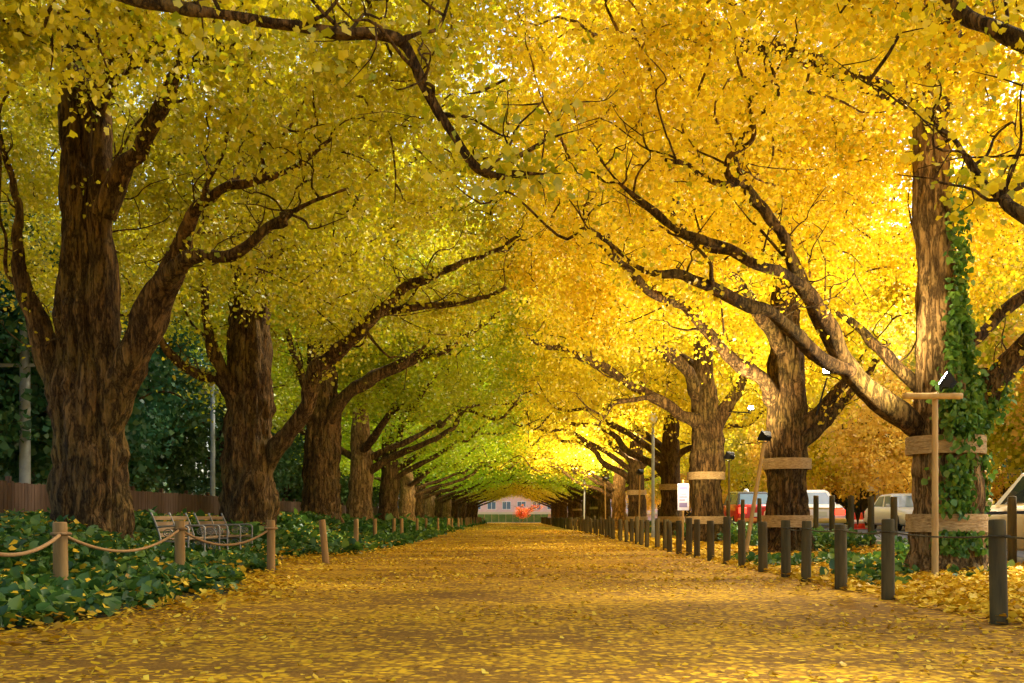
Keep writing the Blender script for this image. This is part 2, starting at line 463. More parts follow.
def make_ginkgo(base, side, trunk, limbs, spec, color, label, group, bark='bark', detail=2, wraps=(), name='ginkgo_tree'):
    """trunk: [(x,y,z,r)] in the world; limbs: list of (pts, radii) in the world"""
    base = np.array(base, float)
    root = empty(name, base, label=label, cat='tree', group=group)
    tr = np.array(trunk, float)
    n = int((tr[-1, 2] - tr[0, 2]) / (.09 if detail == 2 else .3)) + 2
    # root flare
    c = curve(tr, n)
    hz = c[:, 2] - base[2]
    c[:, 3] *= 1 + .34 * np.exp(-np.maximum(hz, 0) / .28)
    mb = MB(); mb.tube(c[:, :3], c[:, 3], 112 if detail == 2 else 18, rough=.12, ridge=.085 if detail == 2 else .03)
    mb.build('trunk', M[bark], root, base)
    nodes = [p for p in c[:, :3][n // 3:: max(1, n // 30)]]
    lim = list(limbs) + auto_limbs(base, side, spec.get('auto', 8), spec.get('az0', 5.5), spec.get('az1', 10), .2, RNG)
    lobj = []
    for pts, rad in lim:
        q = np.concatenate([np.asarray(pts), np.asarray(rad)[:, None]], 1)
        cc = curve(q, len(q) * (7 if detail == 2 else 3))
        cc[:, 3] = np.maximum(cc[:, 3], .012)
        wv = np.stack([vnoise(cc[:, :3] * 1.6 + o_) - .5 for o_ in (3.1, 41.7, 77.3)], 1) + .5 * np.stack([vnoise(cc[:, :3] * 4.5 + o_) - .5 for o_ in (13.1, 4.7, 57.3)], 1)
        cc[:, :3] += wv * np.minimum(.16, cc[:, 3:4] * 1.5) * np.linspace(0, 1, len(cc))[:, None] ** .5
        m_ = MB()
        Ln = np.sum(np.linalg.norm(np.diff(cc[:, :3], axis=0), axis=1))
        for q_ in range(int(Ln * (1.7 if detail == 2 else 1.0))):
            k_ = RNG.integers(len(cc) // 4, len(cc)); a_ = cc[k_, :3]; l_ = RNG.uniform(.4, 1.5)
            d_ = RNG.normal(size=3); d_[2] = abs(d_[2]) * .8 + .15; d_ /= np.linalg.norm(d_)
            e_ = [a_] + [a_ + d_ * l_ * f_ + RNG.normal(size=3) * .065 * l_ * f_ ** .5 for f_ in (.2, .4, .6, .8, 1)]
            r_ = min(.017, cc[k_, 3] * .45)
            m_.tube(curve(e_, 12), np.linspace(r_, .004, 12), 5, cap=False)
            for w_ in (2, 4):
                f1_ = e_[w_] + RNG.normal(size=3) * .2 * l_; m_.tube(curve([e_[w_], (e_[w_] + f1_) / 2 + RNG.normal(size=3) * .04, f1_], 6), np.linspace(r_ * .55, .003, 6), 4, cap=False)
            nodes.append(e_[-1]); nodes.append(e_[3])
        if detail == 2 and base[1] > 10:             # forks of middle size
            for q_ in range(int(Ln / 2.0)):
                k_ = RNG.integers(len(cc) // 3, len(cc) - 2); a_ = cc[k_, :3]; l_ = RNG.uniform(1.3, 2.8)
                tn_ = cc[k_ + 1, :3] - cc[k_ - 1, :3]; tn_ /= np.linalg.norm(tn_) + 1e-9
                d_ = tn_ * .9 + RNG.normal(size=3) * .6; d_[2] += .35; d_ /= np.linalg.norm(d_)
                e_ = [a_] + [a_ + d_ * l_ * f_ + RNG.normal(size=3) * .10 * l_ * f_ ** .6 + np.array([0, 0, .12 * l_ * f_ * f_]) for f_ in (.18, .36, .55, .75, 1)]
                r_ = min(.038, cc[k_, 3] * .5)
                m_.tube(curve(e_, 20), np.linspace(r_, .006, 20), 7, rough=.2, cap=False)
                nodes.extend(e_[2:])
        m_.tube(cc[:, :3], cc[:, 3], 14 if detail == 2 else 8, rough=.22, ridge=.022 if detail == 2 else 0)
        lobj.append(m_)
        nodes += list(cc[len(cc) // 5::3, :3])
    tg = crown_clusters(base, side, spec.get('clusters', 420), spec)
    ex = spec.get('extra')
    if ex is not None: tg = np.concatenate([tg, ex])
    clear = spec.get('clear')
    if clear is not None: tg = tg[~clear(tg)]
    tw = grow(nodes, tg)
    twm = MB()
    for t in tw:
        L = np.linalg.norm(t[-1] - t[0])
        cc = curve(t, 6 if detail == 2 else 4)
        twm.tube(cc, np.linspace(.010 + .012 * L, .005, len(cc)), 5 if detail == 2 else 4, cap=False)
    for m_ in lobj: m_.build('limb', M['bark'], root, base)
    spur = []
    for pts, rad in lim:
        q_ = curve(np.asarray(pts), 60)
        ln_ = np.sum(np.linalg.norm(np.diff(q_, axis=0), axis=1))
        for k_ in range(int(ln_ * (5 if detail == 2 else 2))): spur.append(q_[RNG.integers(18, 60)] + RNG.normal(size=3) * .12)
    cr = foliage('crown', base, tw, spec.get('per', 150), spec.get('size', .085), M[spec.get('leaf', 'gleaf')], root, color, spec.get('rich', detail == 2), spec.get('spread', (.55, .55, .3)), np.array(spur))
    twm.build('twig', M[bark], cr, base)['kind'] = 'stuff'
    for (z, h) in wraps:
        k = np.argmin(np.abs(hz - z)); r = c[k, 3] * 1.02
        wb = MB(); nseg = 40
        rings = []
        for (dz, dr) in ((-h / 2, .0), (-h / 2, .035), (-h * .18, .042), (-h * .16, .034), (h * .16, .034), (h * .18, .042), (h / 2, .035), (h / 2, .0)):
            rings.append([(c[k, 0] + (r + dr) * math.cos(2 * math.pi * j / nseg), c[k, 1] + (r + dr) * math.sin(2 * math.pi * j / nseg), base[2] + z + dz) for j in range(nseg)])
        wb.loft(rings, False, False); wb.build('trunk_wrap', M['straw'], root, base, smooth=False)
    return root

def px_trunk(Y, pts, top):
    """pts: (px, py, half width in px) at distance Y"""
    out = []
    for (px, py, hw) in pts:
        p = at(px, py, Y); out.append((*p, hw / F * Y))
    b = out[0]
    g = float(gz(b[0], Y)) - .05
    out.insert(0, (b[0], Y, g, b[3] * 1.08))
    out.append((out[-1][0] + top[0], Y + top[1], top[2], .05))
    return out, (b[0], Y, g + .05)

def px_limb(Y0, Y1, pts):
    k = len(pts); Ys = np.linspace(Y0, Y1, k)
    P = np.array([at(px, py, y) for (px, py, hw), y in zip(pts, Ys)])
    r = np.array([hw / F * y for (px, py, hw), y in zip(pts, Ys)])
    return P, r

OLIVE, GOLD = (.52, .45, .007), (.90, .66, .014)  # olive leaves of the left row, their tone kept darker for its shade
GL, GR = 'ginkgos along the left of the path', 'ginkgos along the right of the path'

def extra_along(limb, n, sp, drop=0.0):
    P, r = limb; q = curve(P, 40)
    k = RNG.integers(8, 40, n)
    e = q[k] + RNG.normal(size=(n, 3)) * np.array(sp); e[:, 2] += drop
    return e

# --- left row
TL = {}
lim = [px_limb(15.4, 15.0, [(112, 400, 18), (106, 330, 17), (101, 230, 14), (102, 190, 13), (101, 114, 10), (85, 85, 9), (54, 50, 7), (30, 10, 5)]),
       px_limb(15.2, 14.2, [(102, 215, 13), (122, 170, 11), (141, 145, 10), (168, 91, 9), (178, 64, 8), (183, 30, 6), (190, -20, 4)]),
       px_limb(14.4, 13.8, [(172, 80, 7), (185, 66, 6), (200, 62, 5), (219, 55, 4), (250, 35, 2)]),
       px_limb(15.55, 13.8, [(96, 455, 16), (124, 380, 20), (150, 310, 18), (178, 258, 14), (184, 233, 9), (194, 210, 8), (220, 195, 7), (262, 180, 5), (298, 165, 4), (330, 140, 2)]),
       px_limb(14.7, 13.0, [(165, 282, 11), (185, 262, 9), (202, 257, 8), (232, 255, 7), (262, 233, 6), (310, 205, 4), (345, 190, 2)]),
       px_limb(15.6, 14.6, [(88, 450, 14), (60, 388, 17), (42, 338, 12), (22, 270, 8), (18, 209, 6), (3, 150, 4), (-20, 90, 3)])]
t, b = px_trunk(15.5, [(92, 500, 39), (91, 450, 37), (89, 380, 36), (85, 330, 30), (83, 230, 25), (79, 75, 18)], (0, 0, 12.5))
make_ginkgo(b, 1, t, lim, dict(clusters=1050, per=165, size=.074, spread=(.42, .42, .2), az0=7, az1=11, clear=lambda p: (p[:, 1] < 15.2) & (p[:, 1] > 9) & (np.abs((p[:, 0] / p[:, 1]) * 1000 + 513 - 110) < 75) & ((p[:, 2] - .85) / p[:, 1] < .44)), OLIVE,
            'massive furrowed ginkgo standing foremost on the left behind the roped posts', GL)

lim = [px_limb(24.3, 23.4, [(238, 410, 9), (222, 383, 7), (199, 375, 6), (175, 358, 5), (160, 336, 4), (140, 310, 2)]),
       px_limb(24.1, 23.2, [(244, 405, 9), (225, 375, 7), (212, 345, 6), (207, 318, 5), (204, 285, 4), (200, 250, 3)]),
       px_limb(24.5, 21.5, [(252, 492, 9), (280, 442, 10), (303, 412, 9), (316, 375, 9), (337, 352, 8), (363, 328, 7), (407, 287, 6), (431, 274, 5), (488, 253, 3), (520, 235, 2)]),
       px_limb(23.5, 22, [(340, 350, 6), (374, 317, 5), (420, 306, 4), (475, 300, 3), (505, 288, 2)]),
       px_limb(24.2, 22, [(258, 310, 8), (274, 275, 6), (330, 263, 5), (370, 240, 4), (420, 215, 2)])]
t, b = px_trunk(24.4, [(249, 500, 28), (249, 450, 26), (250, 400, 25), (250, 330, 22), (251, 260, 20), (250, 180, 15)], (0, 0, 13))
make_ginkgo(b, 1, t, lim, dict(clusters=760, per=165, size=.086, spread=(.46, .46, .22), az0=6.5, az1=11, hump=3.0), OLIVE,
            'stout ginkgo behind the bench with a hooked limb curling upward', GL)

lim = [px_limb(33.6, 31, [(325, 428, 9), (340, 402, 8), (374, 378, 7), (417, 358, 6), (444, 351, 5), (475, 331, 3), (500, 310, 2)]),
       px_limb(33.6, 33, [(318, 405, 7), (300, 370, 5), (285, 330, 3)]),
       px_limb(32, 31.5, [(395, 368, 3), (425, 345, 2.5), (430, 325, 2)])]
t, b = px_trunk(33.7, [(321, 500, 21), (322, 450, 19), (322, 400, 18), (323, 330, 14), (322, 230, 8)], (0, 0, 13))
make_ginkgo(b, 1, t, lim, dict(clusters=520, per=190, size=.105, rich=False, auto=9), (.47, .49, .007),
            'broad dark ginkgo right of the bench, third trunk from the left edge', GL)

L0 = px_limb(6.9, 8.2, [(-420, -100, 28), (-250, -120, 20), (-80, -60, 13), (60, -18, 9), (130, -2, 8.5), (200, 12, 8), (290, 25, 8), (340, 35, 8), (398, 41, 7.5), (421, 84, 7), (441, 118, 6.5), (468, 158, 6), (491, 176, 5.5), (522, 172, 5), (562, 172, 2.5)])
lim = [L0, px_limb(8.15, 8.4, [(503, 177, 4.5), (512, 162, 4), (530, 150, 4), (550, 138, 3.5), (575, 130, 2.5), (599, 124, 1.2)]),
       px_limb(8.3, 8.5, [(546, 141, 2.5), (560, 118, 2), (572, 98, 1.8), (589, 77, 1)]),
       px_limb(7.6, 7.8, [(396, 41, 5.5), (418, 34, 4), (438, 28, 3.5), (449, 0, 3), (455, -30, 2)]),
       px_limb(8.1, 8.1, [(466, 158, 3.2), (480, 160, 3), (490, 158, 2.4), (504, 154, 1.2)]),
       px_limb(7.9, 8.4, [(425, 95, 3), (450, 95, 1.8), (480, 92, 1.4), (505, 80, 1)]),
       px_limb(8.0, 8.2, [(441, 115, 3), (470, 118, 1.6), (500, 135, 1.2), (520, 138, .8)])]
make_ginkgo((-6.6, 6.7, .1), 1, [(-6.6, 6.7, 0, .6), (-6.6, 6.7, 2, .52), (-6.55, 6.7, 4, .48), (-6.5, 6.7, 6.5, .36), (-6.5, 6.7, 12.5, .06)], lim,
            dict(clusters=950, per=155, size=.076, spread=(.42, .42, .2), b0=4.55, auto=7, az0=6, clear=lambda p: (p[:, 1] < 5.6) & (p[:, 1] > .3) & (np.abs(p[:, 0]) < 4.5)), (.62, .53, .008), 'ginkgo mostly out of view whose drooping dark bough hangs over the path', GL)

# --- right row
lim = [px_limb(15.4, 12.6, [(946, 452, 10), (914, 424, 14), (868, 391, 12.5), (845, 361, 11.5), (825, 321, 10), (804, 287, 9), (794, 264, 8), (776, 230, 7), (754, 199, 6.5), (742, 183, 6), (724, 185, 5), (700, 175, 4), (685, 165, 3), (665, 160, 2)]),
       px_limb(12.9, 12.6, [(738, 184, 5), (728, 175, 4.5), (730, 158, 4.5), (754, 138, 4), (752, 101, 3.5), (774, 81, 3), (769, 60, 2)]),
       px_limb(14.4, 12.2, [(852, 372, 9), (821, 358, 8.5), (791, 331, 8), (771, 314, 7.5), (740, 302, 7), (703, 284, 6), (680, 275, 5.5), (643, 270, 5), (619, 250, 4), (592, 230, 3), (570, 200, 2)]),
       px_limb(13.7, 12.2, [(804, 285, 7), (783, 274, 6.5), (761, 267, 6), (724, 247, 5.5), (680, 230, 5), (643, 202, 4), (619, 183, 3), (600, 160, 2)]),
       px_limb(15.2, 15.6, [(922, 390, 8), (900, 370, 7), (882, 355, 7), (862, 334, 6), (845, 318, 4), (830, 310, 2)]),
       px_limb(15.4, 14.5, [(944, 445, 12), (980, 400, 16), (1010, 365, 13), (1040, 335, 11), (1080, 290, 8), (1120, 240, 5)]),
       px_limb(15.3, 16, [(945, 365, 9), (960, 350, 8), (985, 330, 7), (1024, 297, 6), (1060, 260, 4)])]
t, b = px_trunk(15.2, [(946, 560, 35), (946, 500, 34), (945, 440, 34), (940, 400, 28), (936, 330, 23), (936, 260, 22), (932, 200, 21), (928, 100, 16), (926, 0, 12)], (0, 0, 12.5))
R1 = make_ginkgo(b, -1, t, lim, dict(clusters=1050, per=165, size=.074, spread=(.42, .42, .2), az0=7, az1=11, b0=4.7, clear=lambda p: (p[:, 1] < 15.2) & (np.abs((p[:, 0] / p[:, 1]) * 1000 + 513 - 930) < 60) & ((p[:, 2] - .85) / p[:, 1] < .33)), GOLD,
            'ivy-hung ginkgo with two pale wraps beside the bamboo floodlight pole', GR, bark='bark_lit', wraps=((1.93, .27), (.76, .27)))
lim = [px_limb(23.6, 20.5, [(775, 400, 10), (764, 381, 8.5), (737, 361, 7.5), (707, 331, 6.5), (680, 304, 6), (650, 290, 5), (625, 268, 4), (600, 245, 2)]),
       px_limb(23.5, 23, [(797, 430, 10), (818, 412, 8), (841, 385, 5), (860, 360, 3)]),
       px_limb(23.6, 24, [(797, 445, 10), (828, 418, 8), (850, 395, 5), (875, 360, 3)]),
       px_limb(23.6, 21, [(783, 350, 9), (765, 320, 7), (740, 285, 6), (715, 262, 5), (690, 240, 4), (670, 210, 3)])]
t, b = px_trunk(23.7, [(787, 540, 23), (787, 480, 21.5), (787, 420, 22), (786, 350, 17), (785, 300, 15), (783, 220, 11)], (0, 0, 13))
make_ginkgo(b, -1, t, lim, dict(clusters=740, per=165, size=.086, spread=(.46, .46, .22), az0=6.5, b0=4.7), GOLD, 'dark ginkgo wrapped twice in straw between the two parked taxis', GR, wraps=((2.1, .26), (.75, .28)))
lim = [px_limb(32.9, 30, [(702, 425, 10), (684, 415, 7), (643, 392, 5.5), (616, 375, 5), (576, 354, 4), (542, 344, 3), (527, 335, 2)]),
       px_limb(31.5, 31, [(658, 397, 3.5), (633, 400, 3), (613, 403, 3), (606, 415, 2.5), (599, 425, 2)]),
       px_limb(32.9, 30, [(698, 395, 9), (684, 368, 7), (643, 334, 6), (623, 324, 5.5), (606, 290, 4), (590, 260, 2)]),
       px_limb(33, 33, [(712, 435, 9), (728, 405, 7), (742, 380, 5), (760, 350, 3)])]
t, b = px_trunk(33, [(706, 540, 19), (706, 480, 17.5), (706, 430, 17), (704, 380, 12), (702, 330, 10), (700, 250, 6)], (0, 0, 13))
make_ginkgo(b, -1, t, lim, dict(clusters=520, per=190, size=.105, rich=False, auto=9), (.90, .72, .016), 'dark forked ginkgo left of the red taxi with straw wraps', GR, wraps=((2.2, .25), (.75, .25)))
RA = px_limb(7.0, 8.6, [(1380, -60, 30), (1150, 80, 18), (1024, 40, 11), (983, 18, 9), (956, 0, 8), (900, -50, 6), (850, -100, 4)])
RB = px_limb(7.4, 9.2, [(1420, 200, 25), (1150, 270, 13), (1024, 215, 8), (1000, 194, 7), (983, 182, 6), (959, 148, 5), (936, 125, 4), (922, 105, 2)])
make_ginkgo((6.6, 6.7, .05), -1, [(6.6, 6.7, 0, .55), (6.6, 6.7, 2, .5), (6.6, 6.7, 4, .45), (6.5, 6.7, 6.5, .34), (6.5, 6.7, 12.5, .06)], [RA, RB, px_limb(8.4, 8.8, [(997, 193, 5), (1024, 184, 5), (1060, 160, 4), (1090, 120, 3)]),
            px_limb(8.9, 9.2, [(950, 140, 3), (930, 150, 1.6), (905, 152, 1)])],
            dict(clusters=950, per=155, size=.076, spread=(.42, .42, .2), b0=4.6, auto=7, az0=6, clear=lambda p: (p[:, 1] < 5.6) & (p[:, 1] > .3) & (np.abs(p[:, 0]) < 4.5)), (.86, .69, .016), 'ginkgo mostly out of view whose dark boughs enter at the upper right', GR)

# --- farther down the avenue: three grown kinds, then copies of them
def generic(seedshift, color, bark, spec):
    global RNG
    RNG = np.random.default_rng(100 + seedshift)
    tr = [(0, 0, -.05, .55), (0, 0, 1.5, .47), (.05, .05, 3, .44), (0, .1, 5, .33), (.1, 0, 8, .2), (.1, 0, 13, .05)]
    lim = []
    for (az, z0, L, rise) in ((RNG.uniform(-.4, .1), 2.4, 7.0, .8), (RNG.uniform(.1, .7), 3.0, 6.6, .75), (RNG.uniform(-1, -.5), 3.4, 6, .8), (RNG.uniform(2.6, 3.6), 3.2, 5, .8)):
        pts = []; w = RNG.normal(size=(9, 3)) * .45
        for i, s in enumerate(np.linspace(0, 1, 9)):
            pts.append(np.array([math.cos(az) * L * s, math.sin(az) * L * s, z0 + rise * L * (s - .42 * s * s)]) + w[i] * s)
        lim.append((np.array(pts), np.linspace(RNG.uniform(.15, .2), .02, 9)))
    return tr, lim
VAR = []
ROWZ = dict(leftY=[42.8, 51.7, 60.7, 69.7, 78.7, 87.7, 96.7, 105.7, 114.6, 123.6, 132.5], rightY=[42, 51.3, 60.5, 69.5, 78.6, 87.6, 96.6, 105.6, 114.7, 123.5, 132.6])
for k in range(3):
    tr, lim = generic(k, None, 'bark', None)
    o = make_ginkgo((0, 0, 0), 1, tr, lim, dict(clusters=480, per=150, size=.13, rich=False, auto=8, rx=7.8 if k == 0 else 7.1, hump=(1.6, 2.6, 2.6)[k], b0=(2.7, 3.7, 3.8)[k], spread=(.6, .6, .33)), OLIVE, 'x', GL, bark=['bark', 'bark_lit', 'bark'][k], detail=1, wraps=((2.1, .25), (.75, .25)) if k == 2 else ())
    VAR.append(o)
RNG = np.random.default_rng(5)
LCOL = [(.48, .52, .008), (.45, .58, .01), (.46, .60, .012), (.44, .68, .015), (.48, .70, .02), (.5, .70, .02), (.66, .64, .02)]  # own greens; the far ones are brightened in place of light there
RCOL = [(.88, .69, .02), (.88, .70, .02), (.84, .68, .02), (.60, .70, .02), (.50, .70, .02), (.74, .70, .02), (.86, .66, .02)]
LLAB = ['ginkgo with a bright orange-lit bark face just beyond the broad dark one', 'upright ginkgo fifth along the left row beside the low posts', 'slim-looking ginkgo sixth along the left row with olive leaves', 'ginkgo seventh along the left row turning lime green',
        'far lime green ginkgo eighth along the left row', 'distant green ginkgo ninth along the left row', 'last yellowing ginkgo of the left row near the pink building']
RLAB = ['pale barked ginkgo beside the lavender notice board', 'ginkgo with a dark fork right of the tall pale trunk', 'tall pale orange ginkgo trunk sixth along the right row', 'lime green ginkgo seventh along the right row',
        'far green ginkgo eighth along the right row', 'distant ginkgo ninth along the right row with yellow-green leaves', 'last golden ginkgo of the right row near the pink building']
used = set()
for i, Y in enumerate(ROWZ['leftY']):
    k = (1, 0, 1, 0, 1, 0, 1, 0, 0, 0, 0)[i]
    o = VAR[k] if k not in used else copy_tree(VAR[k]); used.add(k)
    o.location = (-6.5 + random.uniform(-.2, .2) + max(0, Y - 95) * .03, Y, .1); o.rotation_euler.z = random.uniform(-.35, .35); o.scale = (1.15, 1.15, 1.0 if Y < 55 else .74)
    o['label'] = LLAB[i] if i < 6 else 'distant yellow-green ginkgo at the closing end of the left row'; o['group'] = GL
    for c in o.children:
        if c.name.startswith('crown'): c.color = (*LCOL[min(i, 6)], 1)
for i, Y in enumerate(ROWZ['rightY']):
    k = (2, 2, 1, 0, 2, 0, 2, 0, 0, 0, 0)[i]
    o = VAR[k] if k not in used else copy_tree(VAR[k]); used.add(k)
    o.location = (6.5 + random.uniform(-.2, .2) - max(0, Y - 95) * .03, Y, .0); o.rotation_euler.z = math.pi + random.uniform(-.35, .35)
    o.scale = (1, 1, 1.0 if Y < 58 else .74)
    o['label'] = RLAB[i] if i < 6 else 'distant golden ginkgo at the closing end of the right row'; o['group'] = GR
    for c in o.children:
        if c.name.startswith('crown'): c.color = (*RCOL[min(i, 6)], 1)

# --- background trees: a park behind the fence, a street row across the road
def park_tree(name, label, group, leaf, color, h, spread, clusters, per, size, zc, rz, b0, seed, trunk_r=.25):
    global RNG
    RNG = np.random.default_rng(seed)
    tr = [(0, 0, -.05, trunk_r), (0.05, 0, h * .2, trunk_r * .85), (.1, .1, h * .45, trunk_r * .6), (0, .1, h * .9, .04)]
    return make_ginkgo((0, 0, 0), 1, tr, [], dict(clusters=clusters, per=per, size=size, rich=False, auto=10, az0=h * .25, az1=h * .75, rx=spread * 1.08, ry=spread * 1.08, rz=rz, zc=zc, b0=b0, hump=0, outer=0, leaf=leaf, spread=(.55, .55, .4), gap=.36), color, label, group, bark='bark_dark', detail=1, name=name)
GP, GS = 'park trees behind the wooden fence', 'street trees across the road'
ev = park_tree('evergreen_tree', 'dark evergreen tree behind the wooden fence at the left edge', GP, 'eleaf', (.035, .10, .03), 9, 4.2, 330, 110, .2, 5.2, 4.2, 1.2, 31)
ev2 = park_tree('evergreen_tree', 'x', GP, 'eleaf', (.06, .13, .03), 11, 4.8, 330, 110, .2, 6.5, 5, 1.8, 32)
br = park_tree('autumn_tree', 'x', GS, 'bleaf', (.55, .26, .03), 9, 4.6, 300, 90, .17, 5.4, 4.6, 1.7, 33)
gk = park_tree('street_ginkgo', 'x', GS, 'gleaf', (.72, .52, .03), 12, 4.6, 420, 120, .17, 6.6, 5.6, 1.8, 34, .38)
spots = [(ev, -15.5, 26, 0, (.04, .13, .045), 'dark evergreen tree behind the wooden fence at the left edge'), (ev2, -16.5, 34, 1, (.045, .16, .07), 'blue-green tree behind the fence between the two nearest left trunks'),
         (ev, -18, 43, 2, (.06, .13, .03), 'mid green tree behind the fence beyond the bench'), (ev2, -15, 52, 3, (.05, .12, .04), 'bushy green tree seen between the second and third left trunks'),
         (ev, -22, 31, 4, (.045, .13, .05), 'tall dark tree deeper in the park behind the grey utility pole'), (ev2, -24, 58, 5, (.05, .12, .03), 'far park tree behind the fence with dark crown'), (ev, -15, 66, .5, (.07, .14, .03), 'far park tree behind the fence with lighter crown'),
         (ev2, -16, 80, 2.5, (.06, .13, .03), 'most distant park tree along the left fence'),
         (br, 19.5, 47, 0, (.88, .62, .11), 'orange-brown autumn tree across the road above the white car'), (br, 20, 62, 2, (.82, .54, .05), 'amber autumn tree across the road farther along'), (gk, 21.5, 38, 1, (.66, .62, .03), 'yellow-green street ginkgo across the road above the traffic cones'),
         (gk, 20, 27, 3, (.88, .70, .03), 'golden street ginkgo across the road at the far right'), (gk, 21.5, 73, 2, (.88, .70, .03), 'golden street ginkgo far along across the road'), (br, 22, 33, 4, (.88, .58, .10), 'orange-yellow tree across the road at the right edge'),
         (gk, 19.5, 84, 0, (.88, .70, .03), 'golden street ginkgo across the road beyond the amber tree'), (br, 20, 97, 3, (.66, .40, .04), 'distant amber tree across the road near the pink building'), (gk, 19.5, 55, 4, (.88, .70, .03), 'low golden street ginkgo between two orange-brown trees across the road'),
         (ev2, 28, 76, 2, (.05, .11, .03), 'far evergreen across the road behind the golden ginkgos'), (ev, 29, 92, 4, (.06, .12, .03), 'most distant evergreen across the road'), (ev2, -22, 96, 1, (.06, .13, .03), 'park tree beside the pink building at the far left'), (ev, -14.5, 92, 2, (.08, .15, .03), 'light green park tree at the far end of the wooden fence'),
         (ev2, 22, 118, 2, (.07, .14, .03), 'evergreen beyond the far end of the road'), (gk, 19.5, 112, 1, (.88, .70, .03), 'golden street ginkgo near the far end of the road'), (br, 19, 130, 2, (.82, .54, .05), 'amber tree at the very end of the road'), (ev, -17, 122, 3, (.07, .14, .03), 'park tree at the far end of the left row'), (ev2, -24, 132, 3, (.06, .13, .03), 'park tree in front of the left end of the pink building'),
         (ev, 27, 44, 1, (.045, .10, .03), 'dark evergreen behind the street trees across the road'), (ev2, 27, 60, 3, (.045, .11, .035), 'far evergreen behind the amber street tree'), (ev2, 26, 31, 2, (.05, .1, .03), 'evergreen behind the golden street ginkgo at right')]
seen = set()
for (src, x, y, rz, col, lab) in spots:
    o = src if src.name not in seen else copy_tree(src); seen.add(src.name)
    o.location = (x, y, float(gz(x, y))); o.rotation_euler.z = rz; o['label'] = lab
    if src is gk: o.scale = (1.15, 1.15, 1.3)
    for c in o.children:
        if c.name.startswith('crown'): c.color = (*col, 1)

# hedges that close the view behind the park and across the road
def hedge(x0, x1, y0, y1, h, label, color, n, size, seed):
    rng = np.random.default_rng(seed)
    base = ((x0 + x1) / 2, (y0 + y1) / 2, float(gz((x0 + x1) / 2, (y0 + y1) / 2)))
    P = rng.uniform(0, 1, (n, 3))
    X = x0 + P[:, 0] * (x1 - x0); Y = y0 + P[:, 1] * (y1 - y0); Z = h * P[:, 2] ** .8
    keep = Z < h * (.78 + .3 * vnoise(np.stack([X * .4, Y * .4, Z * 0], 1) + seed))
    Q = np.stack([X, Y, Z + base[2]], 1)[keep]
    core = MB(); core.box(x0 + .25, x1 - .25, y0 + .25, y1 - .25, base[2] - .05, base[2] + h * .62, bev=.2)
    root = empty('hedge', base, label=label, cat='hedge')
    core.build('branch_mass', M['bark_dark'], root, base)
    leaf_mesh('foliage', Q, size, rng.random(len(Q)), M['eleaf'], root, base, False, color=color)
hedge(-32, -29.5, 12, 120, 5, 'tall dark hedge far behind the park trees', (.03, .09, .035), 26000, .3, 3)
hedge(24, 25.6, 10, 120, 4.2, 'dark green hedge across the road behind the street trees', (.03, .085, .04), 26000, .22, 4)

# ------------------------------------------------------------------ ground cover and fallen leaves
RNG = np.random.default_rng(77)
def scatter(n, x0, x1, y0, y1, keep=None, pw=1.0):
    X = RNG.uniform(x0, x1, n); Y = y0 + (y1 - y0) * RNG.random(n) ** pw
    if keep is not None:
        k = keep(X, Y); X, Y = X[k], Y[k]
    return X, Y
def ivy_top(X, Y):
    e = sstep(.7, 3.2, left_edge(Y) - X + .1)
    return .09 + .60 * e * (.35 + .9 * vnoise(np.stack([X * 1.1, Y * 1.1, X * 0 + 3], 1))) + .12 * vnoise(np.stack([X * 3, Y * 3, X * 0], 1))
Xs, Ys, Hs, Ss = [], [], [], []
for (n, y0, y1, sz) in ((95000, 6, 22, .092), (42000, 22, 45, .14), (20000, 45, 136, .24)):
    X, Y = scatter(n, -10.6, -3.2, y0, y1, lambda x, y: x < left_edge(y) + .9 * (vnoise(np.stack([x * 1.3, y * 1.3, x * 0], 1)) - .55) * 2 - RNG.random(len(x)) ** 2 * .7)
    top = ivy_top(X, Y)
    Xs.append(X); Ys.append(Y); Hs.append(top * RNG.uniform(.25, 1, len(X)) ** .6); Ss.append(sz * RNG.uniform(.6, 1.5, len(X)))
X, Y, H, S = map(np.concatenate, (Xs, Ys, Hs, Ss))
o = leaf_mesh('ground_ivy', np.stack([X, Y, gz(X, Y) + H], 1), S, np.clip(RNG.random(len(X)) ** 1.3, 0, 1), M['ivy'], None, (0, 0, 0), True, hang=.1, up=1.3, color=(.065, .15, .018), shape='ivy')
tag(o, 'dense dark green ivy bed beneath the left row of trees', 'ground cover', None, 'stuff')

# low shrubs on the right between the trunks and the road, and sprigs among the fallen leaves
X, Y = scatter(16000, 6.6, 8.5, 17.5, 60, lambda x, y: vnoise(np.stack([x * .8, y * .45, x * 0 + 8], 1)) > .36)
H = .26 * RNG.random(len(X)) ** .7 * (.5 + vnoise(np.stack([X, Y, X * 0], 1)))
X2, Y2 = scatter(5200, 4.0, 7.8, 8.2, 20, lambda x, y: vnoise(np.stack([x * 1.1, y * 1.1, x * 0 + 21], 1)) > .68)
X = np.concatenate([X, X2]); Y = np.concatenate([Y, Y2]); H = np.concatenate([H, RNG.random(len(X2)) * .12])
o = leaf_mesh('low_plants', np.stack([X, Y, gz(X, Y) + H + .02], 1), .13, RNG.random(len(X)), M['ivy'], None, (0, 0, 0), True, hang=.1, up=1.0, color=(.06, .14, .02), shape='ivy')
tag(o, 'low green plants between the right row of trees and the road', 'ground cover', None, 'stuff')

